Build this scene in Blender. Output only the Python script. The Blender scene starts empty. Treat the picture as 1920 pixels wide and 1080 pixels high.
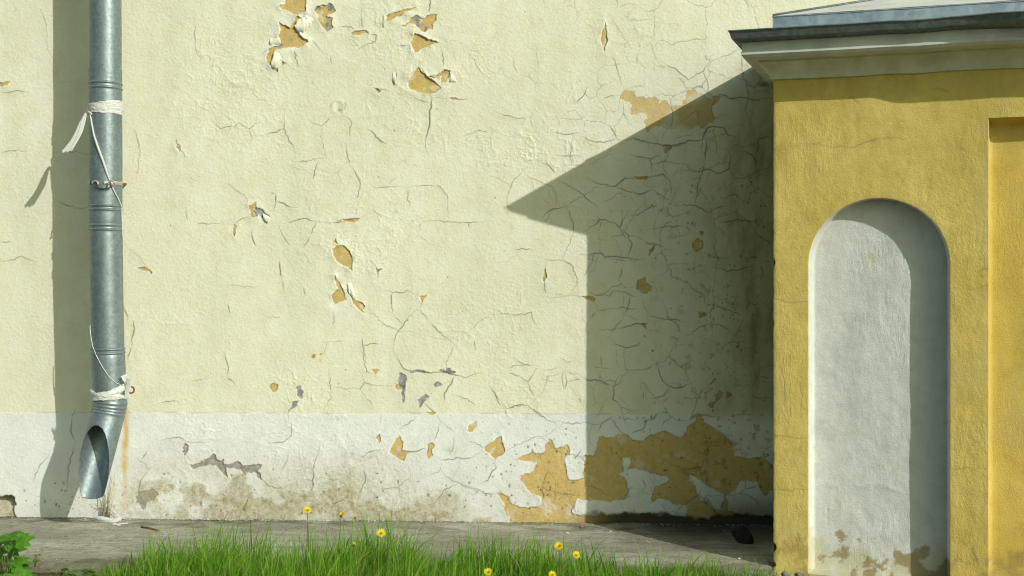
import bpy, bmesh, math, random
import numpy as np
from mathutils import Vector, Matrix

R = math.radians
random.seed(11)
rng = np.random.default_rng(7)
C = bpy.context.scene.collection
scene = bpy.context.scene

# ------------------------------------------------------------------ camera
U = 0.0027            # metres on the wall per photo pixel
F = 2000.0            # focal length in photo pixels
D = F * U             # camera to wall
YH = 520.0            # horizon row
CZ = (972 - YH) * U   # camera height
cam_d = bpy.data.cameras.new('camera')
cam = bpy.data.objects.new('camera', cam_d)
C.objects.link(cam)
cam.location = (0, -D, CZ)
cam.rotation_euler = (R(90), 0, 0)
cam_d.sensor_width = 36
cam_d.lens = 36 * F / 1920
cam_d.shift_y = -(540 - YH) / 1920
cam_d.clip_start = 0.05
cam_d.clip_end = 2000
scene.camera = cam

# ------------------------------------------------------------------ light
LT, LS = 1.0, 0.72                       # light travels (-LT, 1, -LS)
sdir = Vector((LT, -1, LS)).normalized()
elev = math.asin(sdir.z)
world = bpy.data.worlds.new('World')
scene.world = world
world.use_nodes = True
wn = world.node_tree
wn.nodes.clear()
wo = wn.nodes.new('ShaderNodeOutputWorld')
bg = wn.nodes.new('ShaderNodeBackground')
sky = wn.nodes.new('ShaderNodeTexSky')
sky.sky_type = 'NISHITA'
sky.sun_disc = False
sky.sun_elevation = elev
sky.sun_rotation = math.atan2(sdir.x, sdir.y)
sky.dust_density = 2.0
tint = wn.nodes.new('ShaderNodeMix')
tint.data_type = 'RGBA'
tint.blend_type = 'MULTIPLY'
tint.inputs[0].default_value = 1.0
tint.inputs[7].default_value = (0.86, 1.0, 0.75, 1)
wn.links.new(sky.outputs[0], tint.inputs[6])
wn.links.new(tint.outputs[2], bg.inputs[0])
bg.inputs[1].default_value = 0.148
wn.links.new(bg.outputs[0], wo.inputs[0])
sl = bpy.data.lights.new('sun', 'SUN')
sl.energy = 4.3
sl.angle = R(0.53)
sl.color = (1.0, 0.99, 0.90)
sun = bpy.data.objects.new('sun', sl)
C.objects.link(sun)
sun.rotation_euler = (-sdir).to_track_quat('-Z', 'Y').to_euler()
sun.location = (6, -8, 6)
vs = scene.view_settings
vs.view_transform = 'Standard'
vs.look = 'None'
vs.exposure = -0.4
vs.gamma = 1
vs.use_curve_mapping = False
scene.render.engine = 'CYCLES'
scene.cycles.use_denoising = True
scene.cycles.filter_width = 1.1


# ------------------------------------------------------------------ helpers
def P(px, py, d=0.0):
    """photo pixel at distance d (metres) in front of the wall -> world point"""
    r = 1 - d / D
    return Vector(((px - 960) * U * r, -d, CZ + (YH - py) * U * r))


def tag(o, label=None, cat=None, group=None, kind=None):
    if label: o['label'] = label
    if cat: o['category'] = cat
    if group: o['group'] = group
    if kind: o['kind'] = kind
    return o


def empty(name, loc, label, cat, group=None):
    o = bpy.data.objects.new(name, None)
    C.objects.link(o)
    o.location = loc
    o.empty_display_size = 0.05
    return tag(o, label, cat, group)


def link(name, me, mat=None, parent=None):
    o = bpy.data.objects.new(name, me)
    if mat is not None and len(me.materials) == 0:
        me.materials.append(mat)
    C.objects.link(o)
    if parent is not None:
        o.parent = parent
        o.matrix_parent_inverse = Matrix.Translation(-Vector(parent.location))
    return o


def mesh_np(name, v, quads, tris=None, smooth=True, attrs=None):
    v = np.asarray(v, dtype=np.float32)
    me = bpy.data.meshes.new(name)
    nq = 0 if quads is None else len(quads)
    nt = 0 if tris is None else len(tris)
    me.vertices.add(len(v))
    me.vertices.foreach_set('co', v.ravel())
    me.loops.add(nq * 4 + nt * 3)
    li = []
    if nq: li.append(np.asarray(quads, dtype=np.int32).ravel())
    if nt: li.append(np.asarray(tris, dtype=np.int32).ravel())
    me.loops.foreach_set('vertex_index', np.concatenate(li))
    me.polygons.add(nq + nt)
    st = np.concatenate([np.arange(nq) * 4, nq * 4 + np.arange(nt) * 3]).astype(np.int32)
    me.polygons.foreach_set('loop_start', st)
    me.polygons.foreach_set('use_smooth', np.full(nq + nt, smooth, dtype=bool))
    if attrs:
        for k, a in attrs.items():
            at = me.attributes.new(k, 'FLOAT_COLOR', 'POINT')
            at.data.foreach_set('color', np.asarray(a, dtype=np.float32).ravel())
    me.update(calc_edges=True)
    me.validate()
    return me


def mesh_py(name, verts, faces, smooth=True):
    me = bpy.data.meshes.new(name)
    me.from_pydata([tuple(p) for p in verts], [], faces)
    if smooth:
        me.polygons.foreach_set('use_smooth', [True] * len(me.polygons))
    me.update()
    return me


class MB:
    def __init__(self):
        self.v, self.f = [], []

    def add(self, verts, faces):
        b = len(self.v)
        self.v += [Vector(p) for p in verts]
        self.f += [tuple(i + b for i in f) for f in faces]

    def tube(self, path, rad, n=8, cap=True):
        path = [Vector(p) for p in path]
        m = len(path)
        rads = rad if isinstance(rad, (list, tuple)) else [rad] * m
        t0 = (path[1] - path[0]).normalized()
        ref = Vector((0, 1, 0)) if abs(t0.y) < 0.9 else Vector((1, 0, 0))
        a = (ref - t0 * ref.dot(t0)).normalized()
        vv, ff = [], []
        for i in range(m):
            t = (path[min(i + 1, m - 1)] - path[max(i - 1, 0)]).normalized()
            a = (a - t * a.dot(t)).normalized()
            b = t.cross(a)
            for k in range(n):
                an = 2 * math.pi * k / n
                vv.append(path[i] + (a * math.cos(an) + b * math.sin(an)) * rads[i])
        for i in range(m - 1):
            for k in range(n):
                k2 = (k + 1) % n
                ff.append((i * n + k, i * n + k2, (i + 1) * n + k2, (i + 1) * n + k))
        if cap:
            ff.append(tuple(range(n - 1, -1, -1)))
            ff.append(tuple((m - 1) * n + k for k in range(n)))
        self.add(vv, ff)

    def strip(self, left, right):
        vv = []
        for a, b in zip(left, right):
            vv += [a, b]
        self.add(vv, [(2 * i, 2 * i + 1, 2 * i + 3, 2 * i + 2) for i in range(len(left) - 1)])

    def build(self, name, mat, parent=None, smooth=True):
        return link(name, mesh_py(name, self.v, self.f, smooth), mat, parent)


_lat = rng.random((256, 256)).astype(np.float32) * 2 - 1


def vn(x, y, sc, seed=0):
    x = np.asarray(x, dtype=np.float64) / sc
    y = np.asarray(y, dtype=np.float64) / sc
    ca, sa = math.cos(seed * 1.7 + 0.6), math.sin(seed * 1.7 + 0.6)
    x, y = x * ca - y * sa + seed * 17.31, x * sa + y * ca + seed * 9.77
    xi = np.floor(x).astype(np.int64)
    yi = np.floor(y).astype(np.int64)
    fx = x - xi
    fy = y - yi
    fx = fx * fx * fx * (fx * (fx * 6 - 15) + 10)
    fy = fy * fy * fy * (fy * (fy * 6 - 15) + 10)
    x0, x1, y0, y1 = xi & 255, (xi + 1) & 255, yi & 255, (yi + 1) & 255
    return ((_lat[x0, y0] * (1 - fx) + _lat[x1, y0] * fx) * (1 - fy)
            + (_lat[x0, y1] * (1 - fx) + _lat[x1, y1] * fx) * fy)


def fbm(x, y, sc, seed=0, octv=4, gain=0.5):
    s, a, t = 0, 1, 0
    for i in range(octv):
        s = s + a * vn(x, y, sc / 2 ** i, seed + i * 3)
        t += a
        a *= gain
    return s / t


def voro(x, y, sc, seed):
    """distance to the nearest cell border of a jittered lattice, in the units of x"""
    x, y = x / sc, y / sc
    xi, yi = np.floor(x).astype(np.int64), np.floor(y).astype(np.int64)
    f1 = np.full(x.shape, 9.0); f2 = np.full(x.shape, 9.0)
    for a in (-1, 0, 1):
        for b in (-1, 0, 1):
            cx, cy = xi + a, yi + b
            jx = _lat[(cx * 3 + seed) & 255, (cy * 7 + seed * 5) & 255] * 0.42 + 0.5
            jy = _lat[(cx * 5 + seed * 11) & 255, (cy * 3 + seed * 3) & 255] * 0.42 + 0.5
            d = np.hypot(cx + jx - x, cy + jy - y)
            f2 = np.minimum(f2, np.maximum(f1, d))
            f1 = np.minimum(f1, d)
    return (f2 - f1) * 0.5 * sc


def sst(e0, e1, x):
    t = np.clip((x - e0) / (e1 - e0), 0, 1)
    return t * t * (3 - 2 * t)


def sdf_poly(x, y, pts):
    p = np.asarray(pts, dtype=np.float64)
    d = np.full(x.shape, 1e9)
    ins = np.zeros(x.shape, dtype=bool)
    n = len(p)
    for i in range(n):
        ax, ay = p[i]
        bx, by = p[(i + 1) % n]
        ex, ey = bx - ax, by - ay
        wx, wy = x - ax, y - ay
        t = np.clip((wx * ex + wy * ey) / (ex * ex + ey * ey + 1e-9), 0, 1)
        dx, dy = wx - ex * t, wy - ey * t
        d = np.minimum(d, dx * dx + dy * dy)
        c = (ay > y) != (by > y)
        with np.errstate(divide='ignore', invalid='ignore'):
            xx = ax + (y - ay) / (by - ay + 1e-12) * (bx - ax)
        ins ^= c & (x < xx)
    return np.where(ins, -np.sqrt(d), np.sqrt(d))


# ------------------------------------------------------------------ node helper
class NT:
    def __init__(self, name):
        self.m = bpy.data.materials.new(name)
        self.m.use_nodes = True
        self.t = self.m.node_tree
        self.t.nodes.clear()
        self.out = self.n('ShaderNodeOutputMaterial')
        self.b = self.n('ShaderNodeBsdfPrincipled')
        self.t.links.new(self.b.outputs[0], self.out.inputs[0])
        self.b.inputs['Roughness'].default_value = 0.85
        if 'Specular IOR Level' in self.b.inputs:
            self.b.inputs['Specular IOR Level'].default_value = 0.25

    def n(self, kind, **kw):
        nd = self.t.nodes.new(kind)
        for k, v in kw.items():
            setattr(nd, k, v)
        return nd

    def put(self, sock, v):
        if isinstance(v, bpy.types.NodeSocket):
            self.t.links.new(v, sock)
        elif isinstance(v, (tuple, list)) and len(v) == 3 and sock.type == 'RGBA':
            sock.default_value = (*v, 1)
        else:
            sock.default_value = v

    def mix(self, f, a, b, mode='MIX'):
        nd = self.n('ShaderNodeMix', data_type='RGBA', blend_type=mode)
        self.put(nd.inputs[0], f)
        self.put(nd.inputs[6], a)
        self.put(nd.inputs[7], b)
        return nd.outputs[2]

    def math(self, op, a, b=0.0, clamp=False):
        nd = self.n('ShaderNodeMath', operation=op, use_clamp=clamp)
        self.put(nd.inputs[0], a)
        self.put(nd.inputs[1], b)
        return nd.outputs[0]

    def coord(self, scale=(1, 1, 1), which='Object'):
        tc = self.n('ShaderNodeTexCoord')
        mp = self.n('ShaderNodeMapping')
        self.t.links.new(tc.outputs[which], mp.inputs[0])
        mp.inputs['Scale'].default_value = scale
        return mp.outputs[0]

    def noise(self, sc, detail=4, rough=0.55, vec=None, dist=0.0):
        nd = self.n('ShaderNodeTexNoise')
        nd.inputs['Scale'].default_value = sc
        nd.inputs['Detail'].default_value = detail
        nd.inputs['Roughness'].default_value = rough
        nd.inputs['Distortion'].default_value = dist
        self.put(nd.inputs['Vector'], vec if vec is not None else self.coord())
        return nd.outputs[0]

    def ramp(self, v, p0, p1, c0=(0, 0, 0), c1=(1, 1, 1)):
        if p0 > p1:
            p0, p1, c0, c1 = p1, p0, c1, c0
        nd = self.n('ShaderNodeValToRGB')
        nd.color_ramp.elements[0].position = p0
        nd.color_ramp.elements[1].position = p1
        nd.color_ramp.elements[0].color = (*c0, 1)
        nd.color_ramp.elements[1].color = (*c1, 1)
        self.put(nd.inputs[0], v)
        return nd.outputs[0]

    def bump(self, h, strength=0.5, dist=0.002, prev=None):
        nd = self.n('ShaderNodeBump')
        nd.inputs['Strength'].default_value = strength
        nd.inputs['Distance'].default_value = dist
        self.put(nd.inputs['Height'], h)
        if prev is not None:
            self.put(nd.inputs['Normal'], prev)
        return nd.outputs[0]

    def attr(self, name):
        nd = self.n('ShaderNodeAttribute', attribute_name=name)
        sp = self.n('ShaderNodeSeparateColor')
        self.t.links.new(nd.outputs['Color'], sp.inputs[0])
        return sp.outputs[0], sp.outputs[1], sp.outputs[2], nd.outputs['Alpha']

    def set(self, **kw):
        for k, v in kw.items():
            self.put(self.b.inputs[k.replace('_', ' ')], v)
        return self


# ------------------------------------------------------------------ materials
def mat_wall():
    m = NT('peeling_paint_plaster')
    und, band, mor, prim = m.attr('coat')
    dirt, mold_shade, crk, rust = m.attr('wear')
    big = m.noise(1.3, 4)
    med = m.noise(9, 5, 0.6)
    fine = m.noise(90, 4, 0.65)
    cream = m.mix(m.ramp(big, 0.35, 0.65), (0.73, 0.715, 0.575), (0.79, 0.77, 0.645))
    cream = m.mix(m.ramp(med, 0.45, 0.75), cream, (0.72, 0.675, 0.50))
    rain = m.ramp(m.noise(1, 5, 0.65, m.coord((5, 5, 1.1))), 0.46, 0.72)
    cream = m.mix(m.math('MULTIPLY', rain, 0.55), cream, (0.615, 0.62, 0.455))
    white = m.mix(m.ramp(med, 0.35, 0.7), (0.70, 0.71, 0.71), (0.79, 0.795, 0.785))
    col = m.mix(band, cream, white)
    col = m.mix(prim, col, (0.84, 0.84, 0.80))
    och = m.mix(m.ramp(med, 0.3, 0.72), (0.55, 0.385, 0.135), (0.64, 0.465, 0.19))
    och = m.mix(m.math('MULTIPLY', m.ramp(m.noise(30, 6, 0.72), 0.48, 0.66), 0.55), och, (0.44, 0.30, 0.125))
    och = m.mix(m.ramp(fine, 0.61, 0.69), och, (0.33, 0.27, 0.2))
    col = m.mix(und, col, och)
    gm = m.mix(m.ramp(m.noise(45, 4), 0.4, 0.65), (0.20, 0.20, 0.20), (0.39, 0.39, 0.40))
    col = m.mix(mor, col, gm)
    br = m.mix(m.ramp(m.noise(30, 5, 0.7), 0.38, 0.66), (0.46, 0.40, 0.25), (0.28, 0.225, 0.125))
    mott = m.math('MULTIPLY', dirt, m.ramp(m.noise(26, 6, 0.75), 0.30, 0.60, (0.5, 0.5, 0.5)))
    col = m.mix(mott, col, br)
    fle = m.math('MULTIPLY', dirt, m.ramp(m.noise(75, 4, 0.7), 0.56, 0.66))
    col = m.mix(m.math('MULTIPLY', fle, 0.75), col, (0.19, 0.145, 0.075))
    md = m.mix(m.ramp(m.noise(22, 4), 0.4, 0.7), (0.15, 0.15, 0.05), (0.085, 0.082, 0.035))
    col = m.mix(mold_shade, col, md)
    col = m.mix(rust, col, (0.60, 0.375, 0.05))
    col = m.mix(crk, col, (0.055, 0.042, 0.026))
    col = m.mix(m.ramp(fine, 0.3, 0.7, (0.05, 0.05, 0.05), (0, 0, 0)), col, (0.3, 0.28, 0.2))
    nb = m.bump(m.noise(230, 4, 0.7), 0.75, 0.0016)
    nb = m.bump(m.noise(75, 6, 0.7), 0.6, 0.003, nb)
    nb = m.bump(m.ramp(m.noise(34, 5, 0.65, None, 1.2), 0.52, 0.60), 0.35, 0.0016, nb)
    return m.set(Base_Color=col, Normal=nb, Roughness=0.9).m


def mat_stucco(name, a, b, stain, streak=True, base=None):
    m = NT(name)
    w, st, lime, _ = m.attr('wear')
    c1 = m.noise(2.2, 5, 0.6)
    c2 = m.noise(14, 5, 0.65)
    col = m.mix(m.ramp(c1, 0.33, 0.68), a, b)
    col = m.mix(m.math('MULTIPLY', m.ramp(c2, 0.46, 0.74), 0.5), col, tuple(x * 0.74 for x in a))
    run = m.ramp(m.noise(1, 5, 0.65, m.coord((7, 7, 1.2))), 0.5, 0.72)
    col = m.mix(m.math('MULTIPLY', run, 0.4), col, tuple(x * 0.70 for x in a))
    if base: col = m.mix(lime, col, base)
    col = m.mix(st, col, stain)
    pits = m.ramp(m.noise(150, 3, 0.6), 0.68, 0.74)
    col = m.mix(m.math('MULTIPLY', pits, 0.55), col, tuple(x * 0.35 for x in a))
    col = m.mix(w, col, (0.10, 0.075, 0.04))
    nb = m.bump(m.noise(210, 4, 0.65), 0.8, 0.0028)
    nb = m.bump(m.noise(75, 5, 0.75), 0.35, 0.003, nb)
    vert = m.math('MULTIPLY', m.noise(1, 4, 0.65, m.coord((90, 90, 22))), m.ramp(m.noise(3.2, 2), 0.48, 0.62))
    nb = m.bump(vert, 0.55, 0.005, nb)
    return m.set(Base_Color=col, Normal=nb, Roughness=0.92).m


def mat_zinc(name, a, b, rough=0.42, metal=0.75, spangle=120):
    m = NT(name)
    vo = m.n('ShaderNodeTexVoronoi')
    vo.inputs['Scale'].default_value = spangle
    m.put(vo.inputs['Vector'], m.coord())
    sp = m.n('ShaderNodeSeparateColor')
    m.t.links.new(vo.outputs['Color'], sp.inputs[0])
    col = m.mix(sp.outputs[0], a, b)
    dirt = m.ramp(m.noise(9, 6, 0.7, m.coord((1, 1, 0.35))), 0.52, 0.75)
    col = m.mix(m.math('MULTIPLY', dirt, 0.45), col, tuple(x * 0.62 for x in a))
    run = m.ramp(m.noise(1, 5, 0.65, m.coord((16, 16, 1.6))), 0.5, 0.7)
    col = m.mix(m.math('MULTIPLY', run, 0.4), col, tuple(x * 1.35 for x in b))
    sc = m.ramp(m.noise(160, 3, 0.6), 0.70, 0.76)
    col = m.mix(m.math('MULTIPLY', sc, 0.35), col, (0.6, 0.62, 0.63))
    rg = m.math('ADD', rough - 0.08, m.math('MULTIPLY', sp.outputs[1], 0.16))
    nb = m.bump(m.noise(14, 3), 0.25, 0.004)
    return m.set(Base_Color=col, Metallic=metal, Roughness=rg, Normal=nb, Specular_IOR_Level=0.5).m


def mat_simple(name, a, b, scale=20, rough=0.8, bump=0.3, dist=0.002, metal=0.0, bscale=120):
    m = NT(name)
    col = m.mix(m.ramp(m.noise(scale, 5, 0.6), 0.35, 0.68), a, b)
    nb = m.bump(m.noise(bscale, 4, 0.65), bump, dist)
    return m.set(Base_Color=col, Roughness=rough, Normal=nb, Metallic=metal).m


def mat_leaf(name, a, b, trans=0.45, attr=True):
    m = NT(name)
    if attr:
        t, dry, _, _ = m.attr('tone')
        col = m.mix(t, a, b)
        col = m.mix(dry, col, (0.34, 0.29, 0.11))
    else:
        col = m.mix(m.ramp(m.noise(40, 3), 0.35, 0.65), a, b)
    m.set(Base_Color=col, Roughness=0.5, Specular_IOR_Level=0.35)
    tr = m.n('ShaderNodeBsdfTranslucent')
    m.put(tr.inputs[0], m.mix(1.0, col, (1.0, 1.0, 0.45), 'MULTIPLY'))
    mx = m.n('ShaderNodeMixShader')
    mx.inputs[0].default_value = trans
    m.t.links.new(m.b.outputs[0], mx.inputs[1])
    m.t.links.new(tr.outputs[0], mx.inputs[2])
    m.t.links.new(mx.outputs[0], m.out.inputs[0])
    return m.m


M_WALL = mat_wall()
M_FLAKE = mat_simple('flaked_paint', (0.73, 0.72, 0.58), (0.79, 0.785, 0.70), 25, 0.8)
M_OCHRE = mat_stucco('ochre_stucco', (0.58, 0.435, 0.11), (0.73, 0.57, 0.185), (0.30, 0.21, 0.075), base=(0.55, 0.45, 0.18))
M_PANEL = mat_stucco('deep_ochre_stucco', (0.60, 0.43, 0.095), (0.70, 0.53, 0.145), (0.30, 0.20, 0.07), base=(0.55, 0.45, 0.18))
M_NICHE = mat_stucco('white_stucco', (0.60, 0.605, 0.59), (0.69, 0.69, 0.67), (0.33, 0.26, 0.14), base=(0.56, 0.53, 0.38))
M_CORN = mat_simple('weathered_cornice_concrete', (0.50, 0.53, 0.50), (0.66, 0.68, 0.65), 8, 0.9, 0.4)
M_MOULD = mat_simple('mossy_cornice_moulding', (0.58, 0.61, 0.46), (0.78, 0.80, 0.72), 9, 0.9, 0.4)
M_ZINC = mat_zinc('galvanised_pipe', (0.175, 0.22, 0.25), (0.25, 0.30, 0.33), 0.46, 0.55, 90)
M_LIP = mat_zinc('weathered_zinc_edge', (0.13, 0.165, 0.175), (0.20, 0.235, 0.245), 0.55, 0.5, 60)
M_FLASH = mat_zinc('blue_zinc_flashing', (0.27, 0.33, 0.415), (0.37, 0.435, 0.52), 0.5, 0.5, 40)
M_ROOF = mat_simple('pale_zinc_roof', (0.50, 0.51, 0.52), (0.66, 0.66, 0.64), 6, 0.6, 0.2, 0.002, 0.2)
M_RUST = mat_simple('rusty_iron', (0.16, 0.07, 0.03), (0.34, 0.18, 0.09), 60, 0.75, 0.5, 0.002, 0.3)
M_STRAP = mat_simple('dull_steel_strap', (0.42, 0.37, 0.33), (0.55, 0.51, 0.47), 40, 0.5, 0.3, 0.001, 0.5)
M_WIRE = mat_simple('dark_wire', (0.05, 0.045, 0.04), (0.12, 0.1, 0.09), 60, 0.6, 0.3, 0.001, 0.5)
M_DIRTY = mat_simple('dirty_plastic', (0.42, 0.40, 0.34), (0.72, 0.71, 0.67), 40, 0.5, 0.4, 0.002)
M_TWIG = mat_simple('dry_bark', (0.12, 0.07, 0.04), (0.24, 0.15, 0.08), 60, 0.9)
M_DRY = mat_simple('dry_stem', (0.40, 0.33, 0.2), (0.58, 0.50, 0.33), 60, 0.9)
M_STONE = mat_simple('dark_stone', (0.012, 0.011, 0.01), (0.03, 0.027, 0.024), 20, 0.85, 0.6, 0.004)
M_RUBBLE = mat_simple('grey_rubble', (0.14, 0.135, 0.12), (0.26, 0.25, 0.22), 40, 0.9, 0.5, 0.004)
M_BRICK = mat_simple('red_brick_chip', (0.32, 0.12, 0.06), (0.42, 0.18, 0.09), 50, 0.9)
M_CHIP = mat_simple('pale_plaster_chip', (0.52, 0.50, 0.44), (0.72, 0.70, 0.64), 60, 0.9)
M_GRASS = mat_leaf('grass_blades', (0.075, 0.23, 0.014), (0.26, 0.47, 0.045))
M_LEAF = mat_leaf('weed_leaves', (0.07, 0.22, 0.014), (0.13, 0.32, 0.028), 0.35, False)
M_STEM = mat_leaf('weed_stems', (0.12, 0.17, 0.04), (0.2, 0.2, 0.07), 0.2, False)
M_PETAL = mat_leaf('dandelion_petals', (0.84, 0.66, 0.010), (0.88, 0.74, 0.03), 0.3, False)


def mat_plastic():
    m = NT('white_plastic_ribbon')
    fib = m.noise(1, 4, 0.6, m.coord((60, 60, 420)))
    col = m.mix(m.ramp(fib, 0.3, 0.7), (0.70, 0.71, 0.70), (0.84, 0.84, 0.83))
    m.set(Base_Color=col, Roughness=0.38, Specular_IOR_Level=0.5, Normal=m.bump(fib, 0.6, 0.003))
    tr = m.n('ShaderNodeBsdfTranslucent')
    tr.inputs[0].default_value = (0.8, 0.8, 0.78, 1)
    mx = m.n('ShaderNodeMixShader')
    mx.inputs[0].default_value = 0.25
    m.t.links.new(m.b.outputs[0], mx.inputs[1])
    m.t.links.new(tr.outputs[0], mx.inputs[2])
    m.t.links.new(mx.outputs[0], m.out.inputs[0])
    return m.m


M_PLAS = mat_plastic()


def mat_pave():
    m = NT('worn_concrete')
    a = m.noise(1.6, 5, 0.6, m.coord((0.7, 2.2, 1)))
    b = m.noise(14, 6, 0.7, m.coord((0.5, 1.6, 1)))
    f = m.noise(120, 3, 0.6)
    darker, moss, _, _ = m.attr('wear')
    col = m.mix(m.ramp(a, 0.40, 0.60), (0.33, 0.315, 0.255), (0.50, 0.485, 0.405))
    stk = m.noise(1, 6, 0.72, m.coord((6, 17, 1)))
    col = m.mix(m.math('MULTIPLY', m.ramp(stk, 0.50, 0.66), 0.45), col, (0.15, 0.138, 0.10))
    col = m.mix(m.math('MULTIPLY', m.ramp(stk, 0.44, 0.34), 0.5), col, (0.46, 0.44, 0.37))
    col = m.mix(m.math('MULTIPLY', m.ramp(b, 0.46, 0.66), 0.5), col, (0.19, 0.172, 0.125))
    pit = m.noise(1, 4, 0.6, m.coord((55, 95, 60)))
    col = m.mix(m.math('MULTIPLY', m.ramp(pit, 0.59, 0.65), 0.85), col, (0.06, 0.052, 0.035))
    col = m.mix(m.math('MULTIPLY', m.ramp(pit, 0.36, 0.30), 0.45), col, (0.5, 0.48, 0.42))
    col = m.mix(m.math('MULTIPLY', m.ramp(f, 0.64, 0.72), 0.5), col, (0.09, 0.08, 0.06))
    col = m.mix(m.math('MULTIPLY', m.ramp(f, 0.30, 0.24), 0.5), col, (0.52, 0.5, 0.44))
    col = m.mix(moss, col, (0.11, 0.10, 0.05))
    col = m.mix(darker, col, (0.055, 0.048, 0.035))
    nb = m.bump(m.noise(140, 5, 0.7), 0.9, 0.004)
    nb = m.bump(m.noise(1, 6, 0.7, m.coord((14, 34, 20))), 0.8, 0.012, nb)
    return m.set(Base_Color=col, Normal=nb, Roughness=0.9).m


M_PAVE = mat_pave()
M_SOIL = mat_simple('dark_soil', (0.05, 0.038, 0.02), (0.12, 0.09, 0.05), 25, 0.95, 0.8, 0.01, 0, 60)
M_LAWN = mat_simple('far_lawn', (0.045, 0.075, 0.018), (0.08, 0.11, 0.03), 4, 0.95, 0.8, 0.02, 0, 30)

# ================================================================== HOUSE WALL
def zm(ox, oy, s, pts):
    return [(ox + x / s, oy + y / s) for x, y in pts]


A7 = lambda p: zm(460, 0, 4.8, p)
A3 = lambda p: zm(300, 0, 3.0855, p)
A4 = lambda p: zm(300, 330, 3.0855, p)
A5 = lambda p: zm(300, 660, 2.571, p)
A6 = lambda p: zm(880, 660, 2.5717, p)
B7 = lambda p: zm(920, 100, 3.0857, p)
B8 = lambda p: zm(920, 430, 3.0857, p)
BL = lambda p: zm(120, 600, 2.635, p)

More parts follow.
